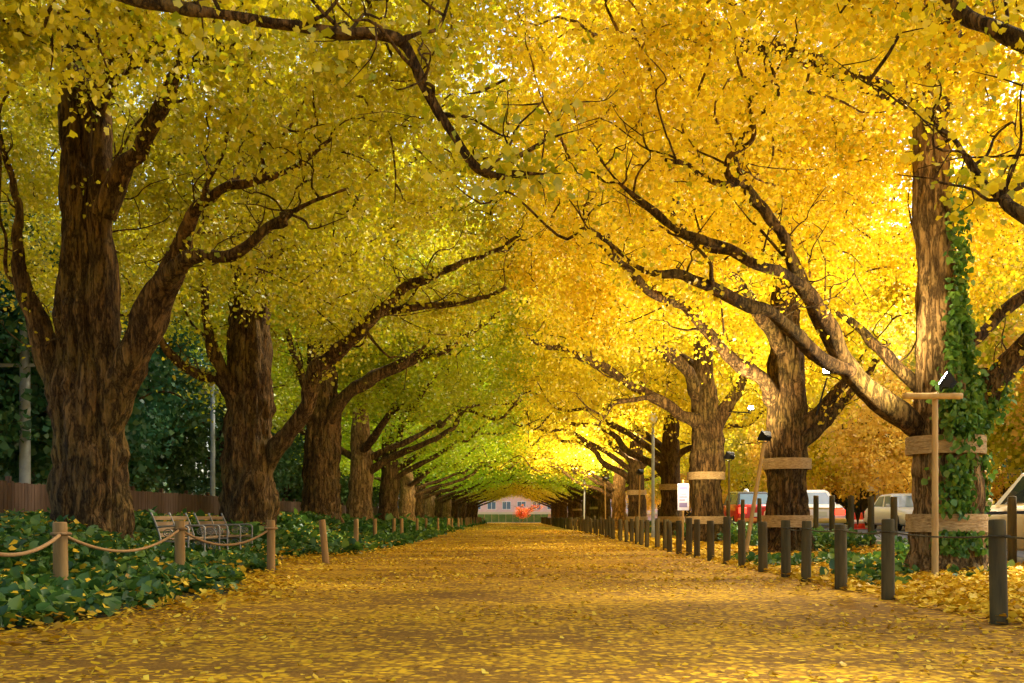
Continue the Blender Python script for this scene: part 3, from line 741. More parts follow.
P, S = [], []
def drop(n, x0, x1, y0, y1, sz, pw=1.0, keep=None, lift=.03):
    X, Y = scatter(n, x0, x1, y0, y1, keep, pw)
    P.append(np.stack([X, Y, gz(X, Y) + .014 + RNG.random(len(X)) ** 2 * lift], 1)); S.append(np.full(len(X), sz))
drift = lambda x, y: RNG.random(len(x)) < sstep(.3, .75, vnoise(np.stack([x * .7, y * 1.2, x * 0 + 4], 1))) * .85 + .15
drop(7500, -4.6, 4.2, 4, 13, .040, keep=drift, lift=.012)
drop(11000, -4.6, 4.2, 13, 30, .055, keep=drift, lift=.015)
drop(9000, -4.6, 4.2, 30, 138, .09, keep=drift, lift=.02)
drop(22000, 3.8, 8.7, 5, 22, .085, lift=.07)
drop(9000, 3.8, 8.7, 22, 60, .12, lift=.06)
drop(9000, -6, -2.4, 5, 26, .075, keep=lambda x, y: np.abs(RNG.normal(0, .45, len(x))) > np.abs(x - left_edge(y) - .15), lift=.10)
drop(3000, -10, -3.2, 6, 30, .085, lift=.03, keep=lambda x, y: x < left_edge(y))
P[-1][:, 2] += ivy_top(P[-1][:, 0], P[-1][:, 1]) * .97
P = np.concatenate(P); S = np.concatenate(S)
o = leaf_mesh('fallen_leaves', P, S, RNG.random(len(P)), M['fallen'], None, (0, 0, 0), True, flat=True, color=(.64, .38, .010))
tag(o, 'yellow fallen ginkgo leaves strewn over the path and under the trees', 'fallen leaves', None, 'stuff')

# ------------------------------------------------------------------ ivy on the foremost right trunk
ix = []
def on_trunk(px, py, cx, rr, out):
    d = (px - cx) / rr
    dep = 15.2 - (math.sqrt(max(0, 1 - min(1, d * d))) * rr / F * 15.2 + .04 + RNG.random() * out)
    return at(px, py, dep)
vines = []
for k in range(30):                                  # each vine wanders upward over the bark
    py = RNG.choice([430, 425, 545, 500, 410]) + RNG.uniform(-8, 8); px = RNG.uniform(950, 978); end = RNG.uniform(170, 380) if k % 3 == 0 else py - RNG.uniform(50, 110)
    drift = RNG.uniform(-.25, .12)
    while py > end:
        py -= RNG.uniform(2, 4.5); px += RNG.normal(drift * .6, 1.9)
        lim_hi = 981 if py > 425 else (1000 if py > 375 else (968 - (400 - py) * .02)); lim_lo = 928 if py > 440 else (946 if py > 380 else 952)
        px = min(max(px, lim_lo), lim_hi)
        if 434 < py < 457 or 513 < py < 533: continue
        cx, rr = (945, 33) if py > 400 else (937, 24)
        fat = 3.8 if py < 380 else 6.5
        for j in range(int(RNG.integers(1, 7) * (1.3 if py > 380 else .9))):
            ix.append(on_trunk(px + RNG.normal(0, fat), py + RNG.normal(0, 3), cx, rr, .16 if py > 380 else .10))
for k in range(900):                                 # a loose skirt along the root of the right limb
    u = RNG.random() ** 1.4; px, py = 962 + 46 * u + RNG.normal(0, 6), 424 - 40 * u + RNG.normal(0, 13)
    ix.append(on_trunk(px, py, 945, 40, .3) + np.array([0, .1 * u, 0]))
for k in range(260): ix.append(at(RNG.normal(962, 12), RNG.uniform(530, 552), 14.62 + RNG.random() * .08))
ix = np.array(ix)
iv = leaf_mesh('climbing_ivy', ix, .10, RNG.random(len(ix)), M['ivy'], None, tuple(at(960, 575, 14.7)), True, hang=1.0, up=.1, color=(.11, .24, .025), shape='ivy')
tag(iv, 'glossy green ivy climbing the foremost right trunk between its wraps', 'ivy')

# ------------------------------------------------------------------ posts and ropes
def post_mesh(h, r, m, collar=True, n=14, ch=.012):
    mb = MB()
    z = [(-.1, r * 1.02), (.1, r * 1.01), (h * .5, r), (h * .86, r * .99), (h - ch, r * .97), (h, r * .86)]
    rings = []
    for k, (zz, rr) in enumerate(z):
        rings.append([(rr * math.cos(2 * math.pi * j / n) * (1 + .03 * math.sin(3 * j + k)), rr * math.sin(2 * math.pi * j / n), zz) for j in range(n)])
    mb.loft(rings)
    me = mb.build('wooden_post', m, smooth=False)
    for p in me.data.polygons: p.use_smooth = len(p.vertices) == 4
    return me
RP = [post_mesh(.83, .066, M['post']), post_mesh(.80, .063, M['post']), post_mesh(.78, .07, M['post'])]
LP = [post_mesh(.80, .072, M['lpost']), post_mesh(.82, .062, M['lpost'])]
SP = [post_mesh(1.2, .075, M['post'])]
first = set()
def put_post(src, x, y, label, group, tilt=(0, 0), sc=1.0):
    if src.name in first: o = src.copy(); C.objects.link(o)
    else: o = src; first.add(src.name)
    o.location = (x, y, float(gz(x, y))); o.rotation_euler = (tilt[0], tilt[1], random.uniform(0, 6)); o.scale = (1, 1, sc)
    tag(o, label, 'post', group); return o
GPR, GPL, GPS = 'dark posts along the right path edge', 'roped posts along the left path edge', 'posts along the road edge'
near = [(999, 627), (888, 602), (841, 593), (806, 584), (786, 575), (763, 574), (742, 571.5), (727, 567.5), (711, 562), (697, 559), (689, 558)]
rl = ['leaning dark post nearest the camera at the right edge', 'dark post left of the bamboo floodlight pole', 'shorter dark post third from the right edge in the path-side row', 'dark post fourth from the right edge in the path-side row', 'dark post fifth from the right edge, before the doubly wrapped trunk',
      'dark post standing before the left side of the doubly wrapped trunk', 'dark post at the foot of the leaning bamboo pole', 'dark post just left of the leaning bamboo pole', 'dark post below the red taxi in the path-side row', 'dark post before the forked wrapped trunk', 'dark post before the left edge of the forked trunk']
RX = []
for i, (px, py) in enumerate(near):
    Y = 3830 / (px - VPX); x = (px - VPX) / F * Y
    RX.append((x, Y)); put_post(RP[(i * 2 + 1) % 3 if i else 0], x, Y, rl[i], GPR, (0, .05) if i == 0 else (random.uniform(-.015, .015), random.uniform(-.02, .02)), [1.0, 1.0, .98, 1.0, .97, 1, 1, 1.03, 1, 1, 1][i])
Y = 22.9; j = 0
while Y < 138:
    put_post(RP[j % 3], 3.83 + random.uniform(-.06, .06), Y, 'dark post in the close-set far stretch of the row along the right path edge', GPR, (random.uniform(-.03, .03), random.uniform(-.035, .035)), random.uniform(.92, 1.1))
    Y += random.uniform(1.1, 1.35) + .004 * Y; j += 1
def rope(p, q, sag, r, m, label, group, name='rope'):
    p, q = np.array(p), np.array(q); t = np.linspace(0, 1, 22)[:, None]
    pts = p + (q - p) * t; pts[:, 2] -= sag * 4 * (t * (1 - t))[:, 0]
    mb = MB(); mb.tube(pts, r, 7, rough=.05)
    for e in (p, q):
        a = np.linspace(0, 2 * math.pi, 17); mb.tube(np.stack([e[0] + (.068 + r) * np.cos(a), e[1] + (.068 + r) * np.sin(a), np.full(17, e[2])], 1), r, 6, cap=False)
    return tag(mb.build(name, m, None, tuple((p + q) / 2)), label, 'rope', group)
ro = [(4.35, 5.0)] + RX[:5]
put_post(RP[2], 4.2, 5.2, 'dark post just outside the right edge that carries the slack rope', GPR)
rlab = ['thin dark rope running off the right edge from the leaning post', 'thin dark rope slung before the ivy-hung trunk', 'thin dark rope between the second and third posts of the right row', 'thin dark rope between the third and fourth posts of the right row', 'thin dark rope between the fourth and fifth posts of the right row']
ro[0] = (4.2, 5.2)
for i in range(5):
    a, b_ = ro[i], ro[i + 1]
    rope((a[0], a[1], .70), (b_[0], b_[1], .70), .03, .008, M['wire'], rlab[i], 'ropes of the right row')

lp = [(-40, 645, 0), (61, 601, 0), (180, 577, 0), (271, 573, 0), (326, 564, 0), (356, 551, 0), (375, 545, 0), (394, 541, 0), (402, 541, 0), (417, 536, 0), (426, 534, 0), (438, 533, 0)]
LX = []
ll = ['red-brown post just outside the left edge holding the rope', 'red-brown roped post in front of the massive left trunk', 'red-brown roped post before the iron bench', 'red-brown roped post fourth in the left row, right of the bench', 'slender red-brown post at the corner where leaves drift into the ivy', 'thin post in the ivy before the orange-lit trunk', 'small post in the ivy left of the leaning stake', 'upright thin post beside the leaning stake', 'leaning thin stake at the edge of the far ivy', 'far thin post left of its twin by the path', 'far thin post right of its twin by the path', 'short dark far post on the left path edge']
for i, (px, py, _) in enumerate(lp):
    Y = 850 / (py - HOR); x = (px - VPX) / F * Y; LX.append((x, Y))
    put_post(LP[0] if i < 3 else LP[1], x, Y, ll[i], GPL, (0, -.09 if i in (4, 8) else random.uniform(-.02, .02)), 1.0 if i < 3 else .98)
Y = 58; j = 0
while Y < 136:
    put_post(LP[1], -3.9 + random.uniform(-.2, .15), Y, 'small far post in the row along the left path edge', GPL, (0, random.uniform(-.05, .05)), random.uniform(.9, 1.05)); Y += random.uniform(2.2, 3.2)
tl = ['rope sagging from the left edge to the first red-brown post', 'rope hanging between the posts before the massive left trunk', 'rope hanging low in front of the iron bench', 'rope reaching from the fourth post to the slender corner post', 'faint rope in the ivy beyond the corner post', 'faint rope in the ivy before the orange-lit trunk']
for i in range(4):
    a, b_ = LX[i], LX[i + 1]
    if i == 3: continue
    rope((a[0], a[1], .68 + .0), (b_[0], b_[1], .68), .24 if i else .14, .018, M['rope'], tl[i], 'ropes of the left row')
for i, px in enumerate((1012, 894, 871, 851, 832, 816)):
    Y = 8500 / (px - VPX)
    put_post(SP[0], 8.5, Y, ['tall dark post at the right edge beside the cream taxi', 'tall dark post before the white car at the far kerb', 'tall dark post left of the sign pole by the road', 'tall dark post beside the red traffic cones', 'tall dark post covering the right tail lamp of the gold-striped taxi', 'tall dark post covering the number plate of the gold-striped taxi'][i], GPS)
for Y in (30, 32, 34.5, 37, 39.5): put_post(SP[0], 8.5, Y, 'tall dark post by the road half hidden behind the wrapped trunks', GPS)

# ------------------------------------------------------------------ wooden fence on the left
root = empty('wooden_fence', (-11, 40, .1), label='reddish brown vertical board fence behind the left trees', cat='fence')
mb = MB(); y = 10.0
while y < 140:
    w = random.uniform(.135, .15); h = 1.52 + random.uniform(-.02, .02)
    xo = random.uniform(-.004, .004)
    mb.box(-11.02 + xo, -11.0 + xo, y, y + w, .13, .1 + h, bev=.004); y += w + .012
mb.build('board_panel', M['fence'], root, (-11, 40, .1), smooth=False)
for z in (.45, 1.25):
    mb = MB(); mb.box(-11.075, -11.025, 10, 140, z, z + .08); mb.build('rail', M['fence'], root, (-11, 40, .1), smooth=False)
for y in np.arange(10, 140.5, 2.4):
    mb = MB(); mb.box(-11.18, -11.08, y, y + .1, 0, 1.75, bev=.006); mb.build('fence_post', M['fence'], root, (-11, 40, .1), smooth=False)

# ------------------------------------------------------------------ benches on the left
def bench():
    root = empty('garden_bench', (0, 0, 0), cat='bench')
    # local: length along y (0..1.75), faces +x; back at x=0
    for k in range(4):
        mb = MB(); z = .46 + .105 * k; x = -.03 - .035 * k
        mb.box(x - .012, x + .012, .03, 1.72, z, z + .075, bev=.004); mb.build('back_slat', M['slat'], root, smooth=False)
    for k in range(5):
        mb = MB(); x = .03 + .088 * k
        mb.box(x, x + .07, .03, 1.72, .40 + .006 * abs(k - 2), .428 + .006 * abs(k - 2), bev=.004); mb.build('seat_slat', M['slat'], root, smooth=False)
    for y in (0.0, .875, 1.75):
        mb = MB(); r = .017
        def tb(pts, n=18, rr=r):
            q = curve([(a, y, b) for a, b in pts], n); mb.tube(q, rr, 8)
        tb([(-.06, 0), (-.02, .2), (0, .4), (-.06, .65), (-.16, .92)])                    # rear leg and back upright
        tb([(-.05, .64), (.15, .665), (.38, .665), (.45, .64), (.465, .56), (.46, .2), (.5, 0)])  # armrest and front leg
        tb([(0, .39), (.2, .375), (.46, .39)])
        if y != .875:
            for (cx, cz, rr, d) in ((.12, .53, .085, 1), (.31, .53, .085, -1), (.12, .24, .1, -1), (.33, .24, .1, 1)):
                th = np.linspace(0, 4.2 * math.pi, 30); rad = rr * (1 - th / (4.9 * math.pi))
                mb.tube(np.stack([cx + d * rad * np.cos(th), np.full(30, y), cz + rad * np.sin(th)], 1), .011, 6)
        mb.build('end_frame' if y != .875 else 'middle_frame', M['iron'], root)
    return root
b1 = bench(); b1.scale = (1, 1, .9); b1.location = (-5.85, 16.6, .10); b1['label'] = 'nearer iron bench with curled ends standing in the ivy'; b1['group'] = 'iron benches in the left bed'
b2 = copy_tree(b1); b2.location = (-5.8, 18.7, .10); b2['label'] = 'farther iron bench in the ivy, partly behind the other bench'

# ------------------------------------------------------------------ floodlight poles
def floodhead(root, base, pos, aim, lit, power, col=(1, .80, .48), size=.17, ang=150):
    pos = np.array(pos, float); d = np.array(aim, float); d /= np.linalg.norm(d)
    s = np.cross(d, (0, 0, 1)); s /= np.linalg.norm(s); u = np.cross(s, d)
    def fr(a, b, c): return pos + a * s + b * u + c * d
    w, h = size, size * .72
    mb = MB()
    mb.loft([[fr(-w * .6, -h * .6, -.11), fr(w * .6, -h * .6, -.11), fr(w * .6, h * .6, -.11), fr(-w * .6, h * .6, -.11)],
             [fr(-w * .95, -h * .95, -.04), fr(w * .95, -h * .95, -.04), fr(w * .95, h * .95, -.04), fr(-w * .95, h * .95, -.04)],
             [fr(-w, -h, .02), fr(w, -h, .02), fr(w, h, .02), fr(-w, h, .02)]])
    for k in range(5):
        q = -w * .5 + w * .25 * k
        mb.loft([[fr(q - .006, -h * .5, -.10), fr(q + .006, -h * .5, -.10), fr(q + .006, h * .5, -.10), fr(q - .006, h * .5, -.10)], [fr(q - .006, -h * .5, -.15), fr(q + .006, -h * .5, -.15), fr(q + .006, h * .5, -.15), fr(q - .006, h * .5, -.15)]])
    mb.tube([fr(-w * 1.08, 0, -.03), fr(-w * 1.08, -h * 1.4, -.03), fr(w * 1.08, -h * 1.4, -.03), fr(w * 1.08, 0, -.03)], .012, 6)
    hd = mb.build('lamp_head', M['metal_black'], root, base, smooth=False)
    g = MB(); g.loft([[fr(-w * .86, -h * .86, .024), fr(w * .86, -h * .86, .024), fr(w * .86, h * .86, .024), fr(-w * .86, h * .86, .024)], [fr(-w * .86, -h * .86, .03), fr(w * .86, -h * .86, .03), fr(w * .86, h * .86, .03), fr(-w * .86, h * .86, .03)]])
    g.build('lamp_glass', M['lamp'] if lit else M['glass'], hd, (0, 0, 0), smooth=False).location = (0, 0, 0)
    ob = hd.children[0]
    for v in ob.data.vertices: v.co = v.co - Vector(base)
    if power:
        li = bpy.data.lights.new('floodlight', 'SPOT'); li.energy = power; li.color = col; li.spot_size = R(ang); li.spot_blend = .6; li.shadow_soft_size = .12
        lo = bpy.data.objects.new('floodlight', li); C.objects.link(lo); lo.parent = root
        lo.location = Vector(pos + d * .1) - Vector(base)
        lo.rotation_euler = Vector(d).to_track_quat('-Z', 'Y').to_euler()

def flood_pole(foot, top, aim, label, lit=True, power=0, cross=None, r=.045, m='bamboo', size=.15, ang=150, headoff=(0, 0, .16)):
    foot, top = np.array(foot, float), np.array(top, float)
    root = empty('floodlight_pole', tuple(foot), label=label, cat='floodlight', group='floodlights of the right row')
    mb = MB(); L = np.linalg.norm(top - foot); t = np.linspace(0, 1, int(L / .05) + 2)[:, None]
    rad = np.array([r * (1.12 if abs((k * .05) % .38) < .045 else 1) * (1.05 - .15 * k / len(t)) for k in range(len(t))])
    mb.tube(foot + (top - foot) * t - np.array([0, 0, .05]) * (1 - t), rad, 12); mb.build('pole', M[m], root, foot)
    if cross:
        mb = MB(); p, q = np.array(cross[0]), np.array(cross[1]); t = np.linspace(0, 1, 14)[:, None]; mb.tube(p + (q - p) * t, .045, 10); mb.build('crossbar', M['bamboo'], root, foot)
        mb = MB(); c = (p + q) / 2; mb.lathe([(.055, -.03), (.062, -.015), (.062, .015), (.055, .03)], tuple(np.array([top[0], top[1] - .0, c[2]])), 12); mb.build('binding', M['wire'], root, foot)
    floodhead(root, tuple(foot), top + np.array(headoff), aim, lit, power, size=size, ang=ang)
    return root
PW = 520
Yp = 14.1
flood_pole(at(935, 580, Yp) * np.array([1, 1, 0]), at(935, 392, Yp), (-.75, .35, .55), 'pale bamboo floodlight pole with crossbar lashed to the ivy-hung trunk', power=PW * .45, cross=(at(903, 396, Yp - .09), at(962, 396, Yp - .09)), headoff=(.14, 0, .17))
flood_pole(at(745, 555, 22) * np.array([1, 1, 0]), at(764, 443, 22), (-.5, .65, .5), 'leaning bamboo floodlight pole before the doubly wrapped trunk', power=PW)
flood_pole((6.05, 28, 0), at(729, 461, 28), (-.5, .65, .5), 'short dark floodlight pole between the two wrapped trunks', power=PW, r=.025, m='post')
flood_pole(at(815, 418, 23.3), at(827, 378, 22.9), (-.30, -.85, .28), 'lit floodlight clamped to the limb right of the doubly wrapped trunk', power=PW, r=.022, m='metal_black', size=.09)
flood_pole(at(729, 410, 32.8), at(751, 413, 32.2), (-.30, -.85, .28), 'lit floodlight clamped to the limb of the forked wrapped trunk', power=PW, r=.022, m='metal_black', size=.09)
flood_pole((5.1, 55, 0), at(605, 482, 55), (-.5, .6, .6), 'thin floodlight pole before the pale sixth trunk of the right row', power=PW * 3, r=.035)
flood_pole((4.4, 62, 0), at(585, 426, 62), (-.12, -.9, .1), 'farthest lit floodlight high over the right path edge', power=PW * 3, r=.05, m='metal_grey', size=.2)
flood_pole((5.4, 43, 0), at(640, 475, 43), (-.5, .6, .6), 'floodlight pole beside the lavender notice board', power=PW * 1.6, r=.035)

# notice board by the fourth right trunk, grey poles
def pole_thing(name, x, y, h, r, label, cat, m='metal_grey', kids=None):
    g = float(gz(x, y)); root = empty(name, (x, y, g), label=label, cat=cat)
    mb = MB(); mb.lathe([(r * 1.15, -.05), (r * 1.1, .3), (r, .32), (r * .85, h), (.01, h + .02)], n=14); mb.build('pole', M[m], root)
    return root
Yn = 30
nb = empty('notice_board', (5.1, Yn, 0), label='pale lavender notice board on a bamboo stake by the right row', cat='sign')
mb = MB(); mb.lathe([(.03, -.05), (.03, 1.95), (.005, 1.97)], n=10); mb.build('stake', M['bamboo'], nb)
mb = MB(); mb.box(-.17, .17, -.05, -.03, 1.05, 1.85, bev=.004); bd = mb.build('board', M['poster'], nb, smooth=False)
mb = MB(); mb.box(-.13, .13, -.054, -.051, 1.66, 1.78); mb.box(-.12, .1, -.054, -.051, 1.52, 1.56); mb.box(-.12, .12, -.054, -.051, 1.43, 1.47); mb.box(-.12, .05, -.054, -.051, 1.34, 1.38); mb.box(-.12, .12, -.054, -.051, 1.14, 1.28); mb.build('print', M['ink'], bd, smooth=False)
o = pole_thing('lamp_post', 5.6, 40, 4.6, .07, 'slim pale grey pole rising beside the pale barked trunk', 'pole')
mb = MB(); mb.lathe([(.05, 4.6), (.16, 4.64), (.18, 4.9), (.1, 5.0), (.01, 5.02)], n=14); mb.build('lantern', M['white'], o)
o = pole_thing('utility_pole', -12.2, 25, 5.6, .14, 'pale grey utility pole behind the fence at the left edge', 'pole')
mb = MB(); mb.box(-.9, .9, -.05, .05, 5.0, 5.1); mb.box(-.7, .7, -.05, .05, 4.5, 4.58); mb.build('crossarm', M['metal_grey'], o, smooth=False)
o = pole_thing('utility_pole', -13.0, 43.3, 6.5, .11, 'thin blue-grey pole behind the fence left of the hooked-limb trunk', 'pole')
mb = MB(); mb.box(-.6, .6, -.05, .05, 6.1, 6.2); mb.build('crossarm', M['metal_grey'], o, smooth=False)
o = pole_thing('road_sign', 17.5, 48, 3.4, .07, 'small yellow and white sign on a grey pole across the road', 'sign')
mb = MB(); mb.box(-.55, -.08, -.02, .02, 1.75, 2.5, bev=.006); s_ = mb.build('sign_board', M['gold'], o, smooth=False)
mb = MB(); mb.box(-.5, -.13, -.026, -.022, 1.8, 2.1); mb.build('sign_panel', M['white'], s_, smooth=False)
for (px, Y, lab) in ((854, 44, 'red traffic cone left of its twin across the road'), (861.5, 45, 'red traffic cone right of its twin across the road')):
    x = (px - VPX) / F * Y; g = float(gz(x, Y)); root = empty('traffic_cone', (x, Y, g), label=lab, cat='cone', group='traffic cones')
    mb = MB(); mb.lathe([(.17, .04), (.13, .25), (.10, .42), (.06, .62), (.03, .75), (.0, .755)], n=16); c = mb.build('cone_body', M['cone'], root)
    mb = MB(); mb.lathe([(.132, .26), (.103, .43)], n=16); mb.build('white_band', M['white'], c)
    mb = MB(); mb.box(-.2, .2, -.2, .2, .006, .045, bev=.01); mb.build('cone_base', M['cone'], root, smooth=False)

# ------------------------------------------------------------------ cars
def car(x, y, rz, label, paint, roofpaint=None, kind='sedan', stripe=None, tail='tail', lampdome=None, glassm='glass', panel=None):
    g = float(gz(x, y)) + .006
    root = empty('parked_car', (x, y, g), rz, label=label, cat='car')
    W = .86
    if kind == 'sedan':
        st = [(-2.32, .42, .70, .70), (-2.28, .30, .86, .80), (-1.9, .24, .97, .84), (-1.2, .22, .98, W), (0, .22, .96, W), (1.0, .22, .94, W), (1.6, .22, .88, .85), (2.1, .24, .80, .81), (2.28, .30, .70, .76), (2.33, .40, .60, .66)]
        cab = [(-1.62, .96, .74, 0), (-1.02, 1.44, .62, 1), (.30, 1.47, .63, 1), (1.08, .94, .74, 0)]
    else:
        st = [(-2.2, .45, .9, .72), (-2.15, .32, 1.05, .82), (-1.6, .26, 1.1, .87), (0, .25, 1.08, .88), (1.1, .25, 1.06, .88), (1.6, .26, 1.0, .86), (2.1, .3, .9, .8), (2.2, .42, .75, .7)]
        cab = [(-2.0, 1.06, .78, 0), (-1.55, 1.58, .66, 1), (.25, 1.63, .67, 1), (1.15, 1.04, .76, 0)]
    mb = MB(); rings = []
    for (yy, z0, z1, w) in st:
        zm = z0 + (z1 - z0) * .62
        rings.append([(-w + .09, yy, z0), (w - .09, yy, z0), (w - .02, yy, z0 + .07), (w, yy, zm - .08), (w, yy, zm), (w - .03, yy, z1 - .06), (w - .12, yy, z1), (-w + .12, yy, z1), (-w + .03, yy, z1 - .06), (-w, yy, zm), (-w, yy, zm - .08), (-w + .02, yy, z0 + .07)])
    mb.loft([r[::-1] for r in rings]); body = mb.build('body', M[paint], root)
    (yr, zr, wr, _), (ya, za, wa, _), (yb, zb, wb, _), (yf, zf, wf, _) = cab
    # cabin shell
    mb = MB()
    def ring(yy, z, w, rnd=.05): return [(-w, yy, z), (-w + rnd, yy, z + .001), (w - rnd, yy, z + .001), (w, yy, z)]
    v = [(-wr, yr, zr - .03), (wr, yr, zr - .03), (-wf, yf, zf - .03), (wf, yf, zf - .03), (-wa, ya, za - .03), (wa, ya, za - .03), (-wb, yb, zb - .03), (wb, yb, zb - .03),
         (-wa + .1, ya + .08, za + .03), (wa - .1, ya + .08, za + .03), (-wb + .1, yb - .08, zb + .03), (wb - .1, yb - .08, zb + .03)]
    mb.add(v, [(0, 1, 5, 4), (3, 2, 6, 7), (2, 0, 4, 6), (1, 3, 7, 5), (4, 5, 9, 8), (7, 6, 10, 11), (6, 4, 8, 10), (5, 7, 11, 9), (8, 9, 11, 10)])
    mb.build('cabin', M[roofpaint or paint], root, smooth=False)
    def pane(name, q, m, k=.9, out=.008):
        q = np.array(q, float); c = q.mean(0); q2 = c + (q - c) * k
        nrm = np.cross(q[1] - q[0], q[2] - q[1]); nrm /= np.linalg.norm(nrm)
        mb = MB(); mb.loft([list(map(tuple, q2 - nrm * .004)), list(map(tuple, q2 + nrm * out))]); return mb.build(name, M[m], root, smooth=False)
    pane('rear_window', [v[0], v[1], v[5], v[4]], glassm, .86)
    pane('windscreen', [v[3], v[2], v[6], v[7]], glassm, .88)
    for s in (0, 1):
        lo = lambda t: np.array(v[s]) * (1 - t) + np.array(v[2 + s]) * t
        hi = lambda t: np.array(v[4 + s]) * (1 - t) + np.array(v[6 + s]) * t
        for (a, b) in ((.06, .5), (.53, .95)):
            q = [lo(a) * .08 + hi(a) * .0 + lo(a) * .92, lo(b), hi(min(1, b + .02)), hi(max(0, a - .02))]
            pane('side_window', q if s else q[::-1], glassm, .86)
        # mirror
        mb = MB(); xs_ = (W + .02, W + .17) if s else (-W - .17, -W - .02)
        mb.box(xs_[0], xs_[1], yf - .28, yf - .18, zf + .0, zf + .13, bev=.02); mb.build('mirror', M[paint], root)
    for (wy) in (-1.38, 1.38):
        for s in (-1, 1):
            c = (s * (W - .1), wy, .31)
            mb = MB(); mb.lathe([(.19, -.1), (.29, -.1), (.315, -.07), (.315, .07), (.29, .1), (.19, .1)], c, 22, 'x'); wl = mb.build('wheel', M['tyre'], root)
            mb = MB(); mb.lathe([(.19, -.105), (.15, -.115), (.06, -.1), (.02, -.12), (.02, .12), (.06, .1), (.15, .115), (.19, .105)], c, 14, 'x'); mb.build('rim', M['rim'], wl)
            mb = MB(); mb.lathe([(.38, -.01), (.38, .008), (.3, .012)], (s * (W - .006), wy, .33), 22, 'x'); mb.build('wheel_arch', M['carblack'], root)
    yb_ = st[0][0]; yf_ = st[-1][0]
    for s in (-1, 1):
        mb = MB(); mb.box(s * .60 - .17, s * .60 + .17, yb_ - .035, yb_ + .10, .60 if kind == 'sedan' else .7, .80 if kind == 'sedan' else .95, bev=.02); mb.build('tail_lamp', M[tail], root)
        mb = MB(); mb.box(s * .56 - .16, s * .56 + .16, yf_ - .12, yf_ + .025, .54, .68, bev=.02); mb.build('headlight', M['white'], root)
    mb = MB(); mb.box(-.80, .80, yb_ - .07, yb_ + .12, .34, .50, bev=.03); mb.build('rear_bumper', M[panel or paint], root)
    mb = MB(); mb.box(-.80, .80, yf_ - .12, yf_ + .07, .30, .48, bev=.03); mb.build('front_bumper', M[panel or paint], root)
    mb = MB(); mb.box(-.40, .40, yf_ - .02, yf_ + .02, .52, .64, bev=.008); mb.build('grille', M['carblack'], root)
    mb = MB(); mb.box(-.17, .17, yb_ - .045, yb_ - .02, .56, .72, bev=.006); mb.build('number_plate', M['plate'], root, smooth=False)
    if stripe:
        for s in (-1, 1):
            mb = MB(); mb.box(s * (W + .001) - .004, s * (W + .001) + .004, -2.0 if kind == 'suv' else -1.25, 1.9 if kind == 'suv' else 1.05, .66 if kind != 'suv' else .80, .78 if kind != 'suv' else .94); mb.build('side_stripe', M[stripe], root, smooth=False)
        mb = MB(); mb.box(-.7, .7, yb_ + .01, yb_ + .05, .80, .85, bev=.01); mb.build('boot_stripe', M[stripe], root, smooth=False)
    if lampdome:
        mb = MB(); mb.lathe([(.13, 0), (.13, .03), (.11, .1), (.06, .16), (.0, .17)], (0, -.25, za + .03), 14); mb.build('roof_lamp', M[lampdome], root)
    return root
car((742.5 - VPX) / F * 44 + .1, 44, 0, 'red and orange taxi with a dark roof seen from behind between the wrapped trunks', 'red', 'carblack', 'suv', 'orange', 'tail', 'white', 'bglass', panel='orange')
car(10.15, 35.2, 0, 'white-roofed taxi with gold stripe and red tail lamps seen from behind', 'white', 'white', 'sedan', 'gold', 'tail', None, 'bglass', panel='gold')
car(16.0, 41, math.pi, 'white car facing the camera at the far kerb of the road', 'white', 'white', 'sedan', None, 'tail', None, 'bglass')
car(9.65, 17.4, 0, 'cream parked taxi with navy stripe cut off by the right edge', 'cream', 'white', 'suv', 'navy', 'tail', 'white', 'glass')

# ------------------------------------------------------------------ the building that closes the avenue
B = empty('pink_building', (0, 147, 0), label='pale pink low building closing the far end of the avenue', cat='building')
mb = MB(); mb.box(-26, 34, 0, 10, -.05, 11); mb.build('wall', M['pink_wall'], B, smooth=False)
mb = MB(); mb.box(-26.15, 34.15, -.35, -.003, 1.25, 1.62); mb.build('awning_band', M['cream_wall'], B, smooth=False)
mb = MB(); mb.box(-26.3, 34.3, -.4, 10.3, 11, 11.4); mb.build('roof', M['cream_wall'], B, smooth=False)
for fl in range(4):
    for k in range(22):
        x = -17 + k * 2.2; z = 1.95 + fl * 2.4
        mb = MB()
        mb.box(x, x + 1.3, -.05, -.004, z, z + .07); mb.box(x, x + 1.3, -.05, -.004, z + 1.13, z + 1.2); mb.box(x, x + .07, -.05, -.004, z + .07, z + 1.13); mb.box(x + 1.23, x + 1.3, -.05, -.004, z + .07, z + 1.13); mb.box(x + .62, x + .68, -.05, -.004, z + .07, z + 1.13)
        w = mb.build('window', M['white'], B, smooth=False)
        mb = MB(); mb.box(x + .071, x + 1.229, -.03, -.006, z + .071, z + 1.129); mb.build('pane', M['bglass'], w, smooth=False)
hd = empty('green_hoarding', (0, 142, 0), label='dark green panelled hoarding at the end of the path', cat='hoarding')
for k in range(10):
    mb = MB(); x = -5 + k * 1.0; mb.box(x, x + .97, 0, .06, .12, 1.25, bev=.01); mb.build('panel', M['greenp'], hd, smooth=False)
mb = MB(); mb.box(-5.1, 5.1, -.06, .12, 0, .118); mb.build('footing', M['kerb'], hd, smooth=False)
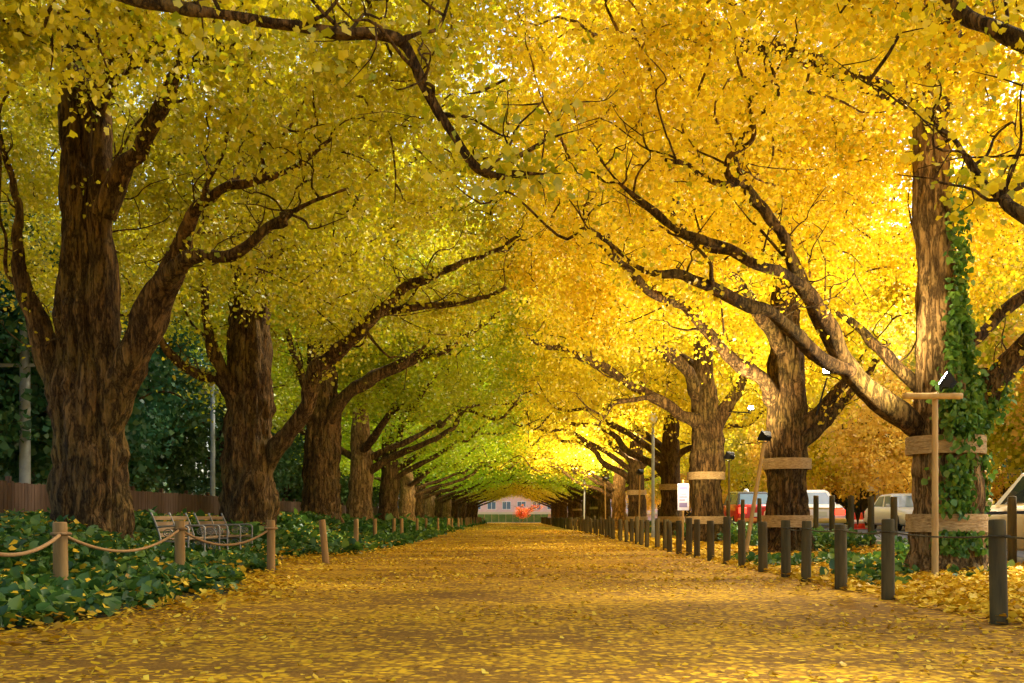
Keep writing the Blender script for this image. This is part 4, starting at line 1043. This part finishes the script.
mt = park_tree('red_maple', 'small flame red tree before the pink building', None, 'bleaf', (.75, .10, .03), 2.6, 1.0, 60, 60, .16, 1.9, .8, .8, 61, .05)
mt.location = (1.1, 139.5, .3); mt.scale = (.62, .62, .62)

# ------------------------------------------------------------------ light, sky, camera
w = bpy.data.worlds.new('World'); scene.world = w; w.use_nodes = True
nt = w.node_tree; bg = nt.nodes['Background']
sky = nt.nodes.new('ShaderNodeTexSky'); sky.sky_type = 'NISHITA'; sky.sun_disc = False
SUN_EL, SUN_AZ = R(52), R(60)     # azimuth measured from +Y towards +X
sky.sun_elevation = SUN_EL; sky.sun_rotation = SUN_AZ; sky.air_density = 1.2; sky.dust_density = 3
nt.links.new(sky.outputs[0], bg.inputs[0]); bg.inputs[1].default_value = .12
sl = bpy.data.lights.new('sun', 'SUN'); sl.energy = 4.5; sl.angle = R(8); sl.color = (1, .93, .76)
so = bpy.data.objects.new('sun', sl); C.objects.link(so)
sd = Vector((math.sin(SUN_AZ) * math.cos(SUN_EL), math.cos(SUN_AZ) * math.cos(SUN_EL), math.sin(SUN_EL)))
so.rotation_euler = sd.to_track_quat('Z', 'Y').to_euler(); so.location = (30, 20, 40)

cd = bpy.data.cameras.new('camera'); cam = bpy.data.objects.new('camera', cd); C.objects.link(cam)
cam.location = (0, 0, CAM_H); cam.rotation_euler = (R(90), 0, 0)
cd.sensor_width = 36; cd.lens = F / 1024 * 36; cd.shift_x = (512 - VPX) / 1024; cd.shift_y = (HOR - 341.5) / 1024
cd.clip_end = 2000; cd.clip_start = .1
scene.camera = cam
scene.view_settings.view_transform = 'Standard'; scene.view_settings.look = 'None'; scene.view_settings.exposure = 1.75; scene.view_settings.gamma = 1
scene.render.engine = 'CYCLES'
cy = scene.cycles
cy.max_bounces = 6; cy.diffuse_bounces = 4; cy.glossy_bounces = 1; cy.transmission_bounces = 3; cy.transparent_max_bounces = 8
cy.use_adaptive_sampling = True; cy.adaptive_threshold = .02
cy.use_denoising = True
cy.sample_clamp_indirect = 6
cy.use_light_tree = True
